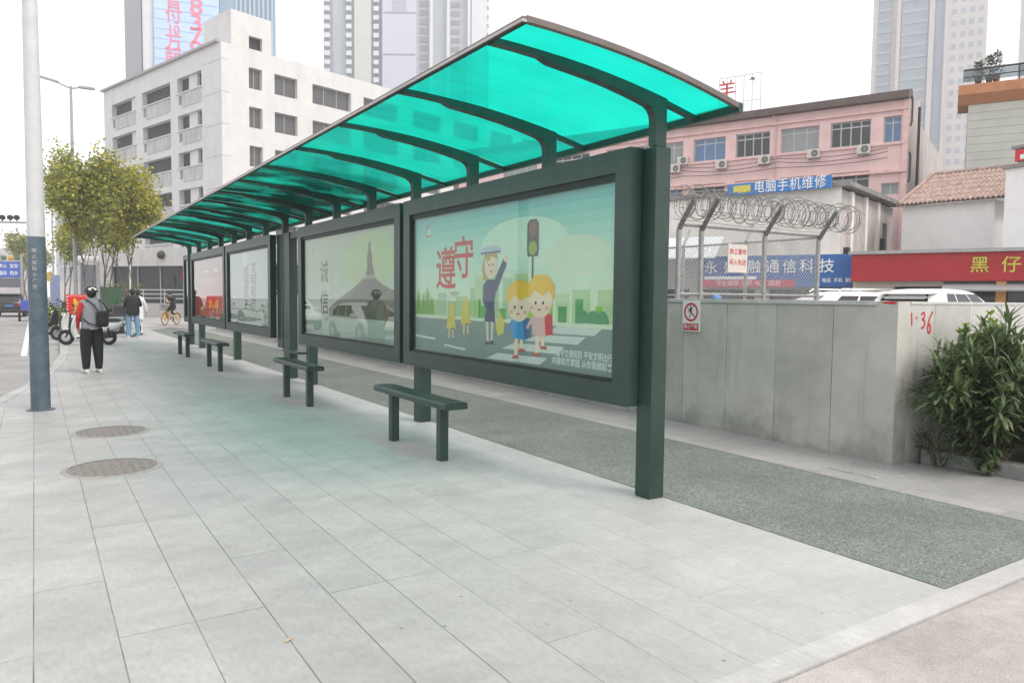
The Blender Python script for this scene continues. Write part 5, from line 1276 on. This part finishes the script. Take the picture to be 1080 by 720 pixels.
    l = MB().use(paint); l.prism([(-1.62, -.6, H-.06), (-1.92, -.58, H-.10), (-1.95, -.58, H-.13), (-1.6, -.6, H-.11)], (0, 1.2, 0)); l.build('spoiler', t)
    return t
def put(t, loc, heading): t.location = loc; t.rotation_euler = (0, 0, math.pi/2-heading)
c = ahead(994, 17.5); put(make_car('parked_car', 'white car with dark rear window showing above the wall corner before the red fascia', PAINT_W, rails=False), (c.x, c.y, .19), R(86))
c = ahead(868, 18.5); put(make_car('parked_car', 'white car with roof rails seen low behind the razor wire fence', PAINT_W), (c.x, c.y, .13), R(-70))
c = ahead(888, 24.5); put(make_car('parked_car', 'white car farther back in front of the blue shop sign', PAINT_W), (c.x, c.y, .12), R(64))
c = ahead(11.5, 53); put(make_car('driving_car', 'dark car with red tail lights driving away on the road at the left edge', PAINT_D), (c.x, c.y, -.14), R(2))
# traffic on the carriageway beside the stop, mirrored in the display glass
put(make_car('passing_car', 'white car on the road, mirrored in the glass of the statue poster', PAINT_W, suv=False, rails=False), (-2.7, 26.5, -.14), R(180))
put(make_car('passing_car', 'second white car on the road, mirrored faintly in the glass of the pale poster', PAINT_W, rails=False), (-3.0, 37.5, -.14), R(180))
put(make_car('passing_car', 'white car on the road, mirrored in the glass of the road safety poster', PAINT_W, suv=False, rails=False), (-3.0, 9.0, -.14), R(180))

# ------------------------------------------------------------------ two-wheelers
def wheel(parent, x, r, w, mat=BLACK, rimmat=CHROME, spokes=0, tyre=None):
    b = MB().use(mat); n = 24; tr = tyre or w/2
    b.tube([(x+(r-tr)*math.cos(2*math.pi*j/n), 0, r+(r-tr)*math.sin(2*math.pi*j/n)) for j in range(n)], tr, 8, closed=True); wo = b.build('wheel', parent)
    q = MB().use(rimmat)
    if spokes:
        q.tube([(x+(r-2.3*tr)*math.cos(2*math.pi*j/n), 0, r+(r-2.3*tr)*math.sin(2*math.pi*j/n)) for j in range(n)], tr*.5, 5, closed=True)
        for k in range(spokes): a = 2*math.pi*k/spokes; q.tube([(x, 0, r), (x+(r-2*tr)*math.cos(a), 0, r+(r-2*tr)*math.sin(a))], .006, 3)
        q.cyl((x, -.05, r), (x, .05, r), .03, n=10)
    else:
        q.lathe([(.02, -w*.3), (r-2*tr, -w*.25), (r-1.7*tr, 0), (r-2*tr, w*.25), (.02, w*.3)], (x, 0, r), 20, 'y')
    q.build('rim', wo); return wo
def make_scooter(label, bodymat, loc, heading, group, box=False):
    t = thing('electric_scooter', label, 'scooter', loc, math.pi/2-heading, group)
    wheel(t, .62, .235, .11); wheel(t, -.58, .235, .11)
    b = MB().use(bodymat)
    ring = lambda x, w, z0, z1: [(x, w*math.cos(2*math.pi*j/12), (z0+z1)/2+(z1-z0)/2*math.sin(2*math.pi*j/12)) for j in range(12)]
    b.loft([ring(-.98, .05, .60, .72), ring(-.85, .13, .50, .74), ring(-.6, .17, .40, .74), ring(-.3, .17, .32, .72), ring(-.12, .15, .26, .62), ring(-.02, .13, .24, .42)])      # rear body
    b.loft([[(x, -.15, z), (x, .15, z), (x, .15, z+.09), (x, -.15, z+.09)] for x, z in ((-.1, .24), (.1, .22), (.33, .23))], True, False)             # floor
    b.loft([ring2 for ring2 in ([(x-.05, -w, z), (x+.03, -w*.6, z), (x+.05, 0, z), (x+.03, w*.6, z), (x-.05, w, z), (x-.03, 0, z)] for x, w, z in ((.36, .15, .24), (.42, .19, .42), (.40, .20, .62), (.36, .16, .80), (.33, .10, .92)))])  # leg shield
    b.build('body', t)
    b = MB().use(DARK); b.box(-.72, -.30, -.09, .09, .22, .44, .04); b.box(-.55, .30, -.155, .155, .20, .255, .02); b.tube([(-.58, .12, .235), (-.62, .14, .55)], .03, 6); b.tube([(-.58, -.12, .235), (-.62, -.14, .55)], .03, 6); b.box(-1.02, -.92, -.06, .06, .35, .52, .01); b.build('chassis', t)
    b = MB().use(bodymat); n = 10; b.loft([[(.62+.27*math.cos(a), y, .245+.27*math.sin(a)) for y in (-.07, .07)] for a in [R(20+150*i/n) for i in range(n+1)]], False, True, False); b.build('front_fender', t, False)
    b = MB().use(DARK); b.loft([[(x, -w, z0), (x, w, z0), (x, w*.9, z0+h), (x, -w*.9, z0+h)] for x, w, z0, h in ((-.92, .09, .735, .05), (-.8, .14, .735, .09), (-.4, .15, .725, .09), (-.12, .12, .71, .07))]); b.build('seat', t)
    b = MB().use(DARK); b.tube([(.62, .07, .235), (.5, .06, .5), (.38, .03, .9)], .022, 6); b.tube([(.62, -.07, .235), (.5, -.06, .5), (.38, -.03, .9)], .022, 6); b.build('fork', t)
    b = MB().use(DARK); b.tube([(.33, 0, .88), (.31, 0, .98)], .03, 8); b.tube([(.20, -.33, 1.02), (.29, -.2, 1.0), (.31, 0, .97), (.29, .2, 1.0), (.20, .33, 1.02)], .018, 7); b.build('handlebar', t)
    b = MB().use(HEADL); b.ball((.42, 0, .86), .04, .08, .06); b.build('headlight', t)
    for s in (-1, 1):
        b = MB().use(DARK); b.tube([(.25, s*.24, 1.0), (.27, s*.30, 1.16)], .008, 5); b.ball((.27, s*.31, 1.2), .015, .06, .045); b.build('mirror', t)
    b = MB().use(TAIL); b.ball((-.985, 0, .66), .03, .07, .04); b.build('tail_light', t)
    if box: b = MB().use(DARK); b.box(-1.2, -.85, -.2, .2, .78, 1.12, .04); b.build('rear_box', t)
    return t
SC_W = M('white_scooter', (.64, .64, .62), .3, 0, .06); SC_D = M('black_scooter', (.02, .02, .022), .3); SC_G = M('grey_scooter', (.25, .26, .27), .35)
g_ = 'scooters parked by the kerb'
c = ahead(92, 22.6); make_scooter('white electric scooter standing broadside behind the person with the helmet', SC_W, c, R(-68), g_)
c = ahead(80, 24.6); make_scooter('second white electric scooter, half hidden behind the first one', SC_W, c, R(-62), g_)
c = ahead(66, 27.5); make_scooter('dark scooter at the end of the row by the hedge', SC_D, c, R(-50), g_)
c = ahead(104, 28.5); make_scooter('grey scooter behind the person with the helmet, facing the red board', SC_G, c, R(-75), g_, True)
c = ahead(61, 33); make_scooter('dark scooter next to the low hedge, close to the kerb', SC_D, c, R(-35), g_)
c = ahead(117, 31); make_scooter('dark scooter beside the turquoise bicycle', SC_D, c, R(-10), g_, True)
c = ahead(57.5, 39); make_scooter('dark scooter farthest along the kerb', SC_D, c, R(-30), g_, True)
# cargo tricycle on the road
c = ahead(33, 45); t = thing('cargo_tricycle', 'blue cargo tricycle on the road, mostly hidden by the slate blue pole', 'tricycle', (c.x, c.y, -.14), R(90))
b = MB().use(M('cargo_blue', (.05, .10, .45), .45)); b.box(-1.5, -.1, -.55, .55, .62, 1.25, .03); b.build('cargo_box', t)
b = MB().use(DARK); b.box(-1.5, 1.0, -.06, .06, .42, .5); b.box(-1.4, -.2, -.5, .5, .5, .61); b.tube([(1.1, 0, .3), (.8, 0, 1.0)], .03, 6); b.tube([(.72, -.35, 1.05), (.8, 0, 1.0), (.72, .35, 1.05)], .02, 6); b.build('frame', t)
b = MB().use(DARK); b.box(.1, .55, -.2, .2, .75, .85, .03); b.box(.28, .36, -.05, .05, .5, .75); b.build('saddle', t)
for x, y in ((1.1, 0), (-.95, .62), (-.95, -.62)):
    b = MB().use(BLACK); b.lathe([(.12, -.05), (.26, -.06), (.28, 0), (.26, .06), (.12, .05)], (x, y, .28), 20, 'y'); b.build('wheel', t)
b = MB().use(TAIL); b.box(-1.53, -1.5, -.5, -.38, .65, .75); b.box(-1.53, -1.5, .38, .5, .65, .75); b.build('tail_light', t)
def make_bike(label, fmat, loc, heading, basket=True, tyremat=BLACK):
    t = thing('bicycle', label, 'bicycle', loc, math.pi/2-heading)
    wheel(t, .52, .31, .04, tyremat, fmat, 14, .02); wheel(t, -.52, .31, .04, tyremat, fmat, 14, .02)
    b = MB().use(fmat); 
    b.tube([(.52, 0, .31), (.40, 0, .70), (.36, 0, .92)], .02, 8); b.tube([(.39, 0, .72), (.1, 0, .42), (-.08, 0, .30)], .026, 8); b.tube([(-.08, 0, .30), (-.17, 0, .60), (-.22, 0, .80)], .022, 8)
    b.tube([(-.52, .06, .31), (-.08, .04, .30)], .015, 6); b.tube([(-.52, -.06, .31), (-.08, -.04, .30)], .015, 6); b.tube([(-.52, .06, .31), (-.18, .02, .62)], .013, 6); b.tube([(-.52, -.06, .31), (-.18, -.02, .62)], .013, 6); b.tube([(.36, 0, .66), (-.17, 0, .58)], .02, 8); b.build('frame', t)
    b = MB().use(DARK); b.tube([(.22, -.29, 1.0), (.33, -.15, .97), (.36, 0, .93), (.33, .15, .97), (.22, .29, 1.0)], .015, 7); b.build('handlebar', t)
    b = MB().use(DARK); b.loft([[(x, -w, z), (x, w, z), (x, w*.7, z+.05), (x, -w*.7, z+.05)] for x, w, z in ((-.36, .09, .82), (-.25, .1, .81), (-.08, .03, .80))]); b.build('saddle', t)
    for s, x in ((-1, -.52), (1, .52)):
        b = MB().use(fmat); n = 12; b.loft([[(x+.335*math.cos(a), y, .31+.335*math.sin(a)) for y in (-.03, .03)] for a in [R((40 if s < 0 else 20)+120*i/n) for i in range(n+1)]], False, True, False); b.build('mudguard', t, False)
    if basket:
        b = MB().use(DARK); w_ = [(.42, -.15), (.70, -.15), (.70, .15), (.42, .15)]
        for z in (.78, .84, .9, .96, 1.02): b.tube([(x, y, z) for x, y in w_], .007, 4, closed=True)
        for x, y in w_+[(.56, -.15), (.56, .15), (.70, 0)]: b.tube([(x, y, .78), (x, y, 1.02)], .006, 4)
        b.quad((.42, -.15, .78), (.7, -.15, .78), (.7, .15, .78), (.42, .15, .78)); b.build('basket', t, False)
    b = MB().use(DARK); b.tube([(-.08, -.12, .30), (-.08, .12, .30)], .02, 8); b.tube([(-.08, .10, .30), (.05, .10, .20)], .012, 5); b.tube([(-.08, -.10, .30), (-.21, -.10, .40)], .012, 5); b.box(0, .10, .1, .19, .185, .21); b.box(-.26, -.16, -.19, -.1, .39, .415); b.build('crank', t)
    return t
TEAL = M('turquoise_paint', (.16, .48, .45), .4); YEL = M('amber_bike_paint', (.58, .33, .03), .4)
c = ahead(122, 27); make_bike('turquoise rental bicycle standing beside the person in the black jacket', TEAL, c, R(-75))
BK = Vector((5.84, 41.2, 0)); make_bike('amber yellow bicycle under the rider near the far end of the shelter', YEL, BK, R(-140), True)

# ------------------------------------------------------------------ people
SKINM = M('skin', (.50, .31, .22), .6, 0, .05); HAIRM = M('black_hair', (.012, .010, .009), .6)
STD = {'pel': (0, 0, .93), 'spi': (0, -.01, 1.10), 'che': (0, 0, 1.32), 'nec': (0, .01, 1.47), 'hed': (0, .03, 1.565), 'top': (0, .025, 1.655)}
def person(label, loc, rz, cloth, J=None, hair=True, scale=1.0):
    """cloth(c, j) -> material for a face centre; j = nearest bone name"""
    P = dict(STD)
    for s, k in ((1, 'R'), (-1, 'L')):
        P.update({'sho'+k: (.175*s, 0, 1.395), 'elb'+k: (.235*s, -.03, 1.12), 'wri'+k: (.245*s, .05, .885), 'han'+k: (.245*s, .075, .815),
                  'hip'+k: (.09*s, 0, .87), 'kne'+k: (.10*s, .02, .49), 'ank'+k: (.105*s, -.02, .085), 'toe'+k: (.12*s, .13, .035), 'hee'+k: (.105*s, -.06, .035)})
    P.update(J or {})
    rad = {'pel': .145, 'spi': .128, 'che': .15, 'nec': .055, 'hed': .092, 'top': .066, 'sho': .068, 'elb': .046, 'wri': .030, 'han': .036, 'hip': .098, 'kne': .062, 'ank': .042, 'toe': .036, 'hee': .036}
    edges = [('pel', 'spi'), ('spi', 'che'), ('che', 'nec'), ('nec', 'hed'), ('hed', 'top')]
    for k in 'RL': edges += [('che', 'sho'+k), ('sho'+k, 'elb'+k), ('elb'+k, 'wri'+k), ('wri'+k, 'han'+k), ('pel', 'hip'+k), ('hip'+k, 'kne'+k), ('kne'+k, 'ank'+k), ('ank'+k, 'toe'+k), ('ank'+k, 'hee'+k)]
    names = list(P); co = [Vector(P[n])*scale for n in names]; rr = [rad[n[:3]]*scale for n in names]
    for k, s in (('R', 1), ('L', -1)):                # five fingers from each palm
        h, w_ = Vector(P['han'+k])*scale, Vector(P['wri'+k])*scale; d = (h-w_).normalized(); side = d.cross(Vector((s, 0, .01))).normalized()
        inn = Vector((-s, 0, 0)); hi = names.index('han'+k)
        for f, (o, ln) in enumerate(((-.024, .075), (-.008, .085), (.009, .08), (.025, .062))):
            a = len(co); co += [h+d*.03+side*o, h+d*(.03+ln*.55)+side*o*1.1+inn*.012, h+d*(.03+ln*.9)+side*o*1.1+inn*.032]; rr += [.0095, .009, .008]
            nm = ['fin%s%d%d' % (k, f, i) for i in range(3)]; names += nm; edges += [('han'+k, nm[0]), (nm[0], nm[1]), (nm[1], nm[2])]
        nm = ['thu%s%d' % (k, i) for i in range(2)]; co += [h-side*.035+inn*.012, h+d*.04-side*.05+inn*.025]; rr += [.011, .009]; names += nm; edges += [('han'+k, nm[0]), (nm[0], nm[1])]
    me = bpy.data.meshes.new('body'); me.from_pydata([tuple(c) for c in co], [(names.index(a), names.index(b)) for a, b in edges], [])
    o = bpy.data.objects.new('body', me); COL.objects.link(o)
    sk = o.modifiers.new('s', 'SKIN'); sk.use_smooth_shade = True
    for i, v in enumerate(me.skin_vertices[0].data): v.radius = (rr[i], rr[i]*(.72 if names[i] in ('pel', 'spi', 'che') else 1)); v.use_root = (names[i] == 'pel')
    o.modifiers.new('u', 'SUBSURF').levels = 2
    dg = bpy.context.evaluated_depsgraph_get(); dg.update(); new = bpy.data.meshes.new_from_object(o.evaluated_get(dg))
    o.modifiers.clear(); o.data = new
    mats = []
    segs = [(a[:3], b[:3], a[-1] if a[-1] in 'RL' else (b[-1] if b[-1] in 'RL' else ''), co[names.index(a)], co[names.index(b)]) for a, b in edges]
    for p in new.polygons:
        c = p.center; best = None
        for a, b, k, q0, q1 in segs:
            d = q1-q0; tt = max(0, min(1, (c-q0).dot(d)/d.length_squared)); dist = (c-(q0+d*tt)).length
            if best is None or dist < best[0]: best = (dist, b, k, tt)
        m = cloth(c/scale, best[1], best[2], best[3])
        if m not in mats: mats.append(m); new.materials.append(m)
        p.material_index = mats.index(m); p.use_smooth = True
    t = thing('person', label, 'person', loc, rz); o.parent = t
    hc = Vector(P['hed']).lerp(Vector(P['top']), .45)*scale
    b = MB().use(SKINM); f = hc+Vector((0, .092, -.015))*scale       # nose, ears
    b.ball(f, .014, .022, .024, 8, 6)
    for s in (-1, 1): b.ball(hc+Vector((.092*s, .0, -.01))*scale, .014, .026, .035, 8, 6)
    b.use(BLACK)
    for s in (-1, 1): b.ball(hc+Vector((.034*s, .083, .012))*scale, .014, .008, .008, 8, 5)
    b.use(M('lip', (.35, .14, .12), .6)); b.ball(hc+Vector((0, .085, -.058))*scale, .026, .010, .008, 8, 5); b.build('face_features', t)
    if hair:
        b = MB().use(HAIRM); b.ball(hc+Vector((0, -.018, .028))*scale, .104, .112, .105, 18, 10, -.25, 1); b.ball(hc+Vector((0, -.05, -.02))*scale, .088, .075, .09, 16, 8); b.build('hair', t)
    return t, hc
def shoes(t, mat, pts, rzs=(0, 0)):
    for (x, y, z) in pts:
        b = MB().use(mat); rings = []
        for yy, w, h in ((-.10, .03, .06), (-.075, .042, .085), (0, .044, .09), (.08, .05, .062), (.145, .045, .05), (.18, .025, .035)):
            rings.append([(x+w*math.cos(2*math.pi*j/12), y+yy, z+max(0, h*.5+h*.5*math.sin(2*math.pi*j/12))) for j in range(12)])
        b.loft(rings); b.build('shoe', t)
JRED = M('red_sleeve', (.42, .02, .025), .7, 0, .15, 20); JGREY = M('grey_jacket', (.22, .23, .25), .75, 0, .12, 20); TROU = M('black_trousers', (.012, .012, .014), .8, 0, .2, 20)
JBLK = M('black_jacket', (.012, .012, .014), .7, 0, .25, 14); JEAN = M('blue_jeans', (.16, .25, .38), .8, 0, .2, 25); SHOEW = M('white_shoes', (.62, .6, .57), .6); WHC = M('white_clothes', (.68, .68, .68), .8, 0, .08, 20); DJK = M('charcoal_jacket', (.03, .03, .036), .75, 0, .2, 16)
def dress(top, sleeve, leg, sleeve_l=None):
    def f(c, bone, k, tt):
        if bone in ('han', 'fin', 'thu'): return SKINM
        if bone in ('hed', 'top'): return SKINM if not (bone == 'hed' and tt < .25) else top
        if bone in ('toe', 'hee'): return SHOEW
        if bone in ('kne', 'ank'): return leg
        if bone == 'hip': return leg
        if bone in ('elb', 'wri'): return (sleeve_l or sleeve) if k == 'L' else sleeve
        if bone == 'sho': return top
        if c.z < .93 and bone in ('spi', 'pel'): return leg
        return top
    return f
# person with helmet, seen from behind
t, hc = person('person standing with back turned in grey and red jacket, black trousers and black helmet', (.95, 16.95, 0), R(14), dress(JGREY, JGREY, TROU, JRED),
    {'wriL': (-.22, .10, .90), 'hanL': (-.20, .14, .84), 'elbL': (-.25, -.02, 1.12), 'wriR': (.20, .16, .95), 'hanR': (.17, .22, .92), 'kneL': (-.085, .03, .49), 'ankL': (-.10, -.01, .085), 'heeL': (-.10, -.05, .035), 'toeL': (-.17, .12, .035), 'ankR': (.13, .02, .085), 'heeR': (.13, -.02, .035), 'toeR': (.14, .17, .035)}, hair=True)
shoes(t, SHOEW, [(-.11, -.0, 0), (.135, .03, 0)])
b = MB().use(M('helmet_black', (.012, .012, .013), .25, 0, .05, spec=.6)); b.ball(hc+Vector((0, -.005, .03)), .128, .142, .125, 24, 12, -.15, 1); b.tube([hc+Vector((.128*math.cos(2*math.pi*j/24), -.005+.142*math.sin(2*math.pi*j/24), .012)) for j in range(24)], .009, 6, closed=True)
b.add([hc+Vector((x, .12, .05)) for x in (-.09, .09)]+[hc+Vector((x, .20, .02)) for x in (.07, -.07)], [(0, 1, 2, 3)], False); b.use(WHITE)
for s in (-1, 1): b.ball(hc+Vector((.045*s, -.125, .06)), .034, .02, .026, 10, 6)
b.ball(hc+Vector((0, -.135, .09)), .04, .015, .012, 8, 5)
b.build('helmet', t)
b = MB().use(TROU); b.box(.03, .25, -.25, -.13, .92, 1.24, .05); b.box(.06, .22, -.275, -.24, .95, 1.08, .015)
b.tube([(.05, -.2, 1.24), (.0, -.165, 1.36), (-.09, -.1, 1.45), (-.12, .0, 1.465), (-.1, .1, 1.42)], .014, 6); b.tube([(.26, -.18, 1.22), (.2, -.14, 1.36), (.13, -.08, 1.455), (.12, .04, 1.465), (.13, .12, 1.38)], .014, 6); b.tube([(.06, -.2, .95), (-.1, -.15, 1.0), (-.17, -.06, 1.08)], .012, 6)
b.build('shoulder_bag', t)
b = MB().use(TROU); n = 18
for s in (-1, 1): b.loft([[(s*x+rx*math.cos(2*math.pi*j/n), y+ry*math.sin(2*math.pi*j/n), z) for j in range(n)] for x, y, rx, ry, z in ((.115, .0, .062, .07, .085), (.115, .0, .078, .085, .25), (.11, .02, .098, .105, .5), (.10, .01, .112, .125, .72), (.085, 0, .11, .135, .89))], False)
b.build('trousers', t, False)
b = MB().use(JGREY); n = 18      # jacket hem and collar
b.loft([[(rx*math.cos(2*math.pi*j/n), ry*math.sin(2*math.pi*j/n), z) for j in range(n)] for rx, ry, z in ((.178, .145, .87), (.19, .15, .95), (.175, .135, 1.1), (.185, .135, 1.25), (.175, .12, 1.37), (.11, .085, 1.45))], False); b.build('jacket', t, False)
# person in black jacket and jeans
t, hc = person('person in loose black jacket and blue jeans, seen from behind with bowed head', (2.95, 29.6, 0), R(-4), dress(JBLK, JBLK, JEAN),
    {'hed': (0, .075, 1.545), 'top': (0, .10, 1.625), 'nec': (0, .02, 1.46), 'elbL': (-.27, -.02, 1.12), 'elbR': (.27, -.02, 1.12), 'wriL': (-.14, .22, 1.10), 'hanL': (-.08, .27, 1.13), 'wriR': (.14, .22, 1.10), 'hanR': (.08, .27, 1.13), 'ankL': (-.15, -.02, .085), 'heeL': (-.15, -.06, .035), 'toeL': (-.2, .12, .035), 'ankR': (.16, 0, .085), 'heeR': (.16, -.04, .035), 'toeR': (.2, .15, .035), 'kneL': (-.125, .02, .49), 'kneR': (.13, .02, .49)}, scale=1.03)
shoes(t, SHOEW, [(-.16, 0, 0), (.165, .02, 0)])
b = MB().use(JBLK); b.loft([[(rx*math.cos(2*math.pi*j/n), ry*math.sin(2*math.pi*j/n), z) for j in range(n)] for rx, ry, z in ((.205, .17, .80), (.225, .18, .95), (.215, .165, 1.12), (.225, .165, 1.28), (.20, .14, 1.42), (.12, .10, 1.50))], False); b.build('jacket', t, False)
b = MB().use(JEAN)
for s in (-1, 1): b.loft([[(s*x+rx*math.cos(2*math.pi*j/n), ry*math.sin(2*math.pi*j/n)+y, z) for j in range(n)] for x, y, rx, ry, z in ((.16, -.0, .078, .085, .07), (.145, .0, .08, .085, .3), (.135, .01, .088, .095, .52), (.105, 0, .105, .12, .84))], False)
b.build('jeans', t, False)
b = MB().use(DARK); b.box(-.05, .05, .30, .31, 1.13, 1.28); b.build('phone', None)
o = bpy.data.objects['phone']; o.location = (2.95, 29.62, 0); tag(o, 'dark phone held by the person in the black jacket', 'phone')
# person in white, half hidden
t, hc = person('person in white clothes half hidden behind the person in black', (3.32, 31.6, 0), R(10), dress(WHC, WHC, WHC), {'elbR': (.29, .0, 1.14), 'wriR': (.33, .03, .92), 'hanR': (.33, .05, .85)})
shoes(t, DARK, [(-.11, 0, 0), (.11, 0, 0)])
b = MB().use(WHC); b.loft([[(rx*math.cos(2*math.pi*j/n), ry*math.sin(2*math.pi*j/n), z) for j in range(n)] for rx, ry, z in ((.21, .18, .6), (.2, .16, .95), (.19, .15, 1.2), (.18, .125, 1.38), (.1, .085, 1.46))], False); b.build('coat', t, False)
# rider on the amber bicycle (bike frame: +x forward; person faces local +Y)
hb = R(-140)
t, hc = person('rider in dark jacket sitting on the amber yellow bicycle and looking at a pale phone', (BK.x, BK.y, 0), -hb, dress(DJK, DJK, TROU),
    {'pel': (0, -.22, .92), 'spi': (0, -.18, 1.08), 'che': (0, -.08, 1.29), 'nec': (0, -.01, 1.43), 'hed': (0, .05, 1.515), 'top': (0, .06, 1.60), 'shoR': (.175, -.07, 1.36), 'shoL': (-.175, -.07, 1.36), 'elbR': (.26, .02, 1.12), 'elbL': (-.26, .02, 1.12), 'wriR': (.10, .22, 1.16), 'wriL': (-.10, .22, 1.16), 'hanR': (.05, .27, 1.19), 'hanL': (-.05, .27, 1.19),
     'hipR': (.10, -.16, .88), 'hipL': (-.10, -.16, .88), 'kneR': (.15, .18, .66), 'kneL': (-.15, .20, .70), 'ankR': (.15, .02, .28), 'ankL': (-.15, -.12, .49), 'toeR': (.15, .16, .225), 'heeR': (.15, -.03, .24), 'toeL': (-.15, .02, .43), 'heeL': (-.15, -.17, .45)})
b = MB().use(M('pale_phone', (.6, .58, .55), .4)); b.box(-.04, .04, .30, .31, 1.17, 1.31); o = b.build('phone'); o.location = (BK.x, BK.y, 0); o.rotation_euler = (0, 0, -hb); tag(o, 'pale phone held by the bicycle rider', 'phone')

# ------------------------------------------------------------------ haze
hz = MB(); hz.use(M('hz_dummy', (1, 1, 1))); hz.box(-150, 330, -100, 330, -1.2, 132); ho = hz.build('haze'); ho['kind'] = 'stuff'
hm = bpy.data.materials.new('thin_haze'); hm.use_nodes = True; N = hm.node_tree.nodes; N.clear()
out = N.new('ShaderNodeOutputMaterial'); pv = N.new('ShaderNodeVolumePrincipled'); pv.inputs['Color'].default_value = (.93, .935, .96, 1); pv.inputs['Density'].default_value = HAZE_D; pv.inputs['Anisotropy'].default_value = .2
hm.node_tree.links.new(pv.outputs[0], out.inputs['Volume']); ho.data.materials.clear(); ho.data.materials.append(hm)

# ------------------------------------------------------------------ light
el, az = R(50), math.atan2(.62, -1.5)
W = bpy.data.worlds.new('World'); SC.world = W; W.use_nodes = True; N = W.node_tree.nodes; L = W.node_tree.links
sky = N.new('ShaderNodeTexSky'); sky.sky_type = 'NISHITA'; sky.sun_disc = False; sky.sun_elevation = el; sky.sun_rotation = az; sky.dust_density = 4; sky.air_density = 1.2
bg = N['Background']; bg.inputs['Strength'].default_value = .12
ov = N.new('ShaderNodeMix'); ov.data_type = 'RGBA'; ov.inputs[0].default_value = .80; ov.inputs[7].default_value = (SKY_L, SKY_L*.995, SKY_L*1.0, 1)   # high white cloud over the clear sky
L.new(sky.outputs[0], ov.inputs[6]); L.new(ov.outputs[2], bg.inputs['Color'])
sd = bpy.data.lights.new('sun', 'SUN'); sd.energy = 1.5; sd.angle = R(24); sd.color = (1, .93, .84)
so = bpy.data.objects.new('sun', sd); COL.objects.link(so)
sv = Vector((math.sin(az)*math.cos(el), math.cos(az)*math.cos(el), math.sin(el))); so.rotation_euler = sv.to_track_quat('Z', 'Y').to_euler(); so.location = (20, -20, 60)

# ------------------------------------------------------------------ camera and output
cd = bpy.data.cameras.new('camera'); cd.lens = 26.0; cd.sensor_width = 36; cd.clip_end = 3000; cd.clip_start = .05
co = bpy.data.objects.new('camera', cd); COL.objects.link(co)
co.matrix_world = Matrix(((_r[0], _u[0], -_f[0], 0), (_r[1], _u[1], -_f[1], 0), (_r[2], _u[2], -_f[2], EYE), (0, 0, 0, 1)))
SC.camera = co
vs = SC.view_settings; vs.view_transform = 'Standard'; vs.look = 'None'; vs.exposure = EXPO; vs.gamma = 1; vs.use_curve_mapping = False
SC.render.engine = 'CYCLES'; cy = SC.cycles; cy.use_denoising = True; cy.max_bounces = 8; cy.diffuse_bounces = 4; cy.glossy_bounces = 4; cy.transparent_max_bounces = 24; cy.volume_bounces = 1
cy.sample_clamp_indirect = 6
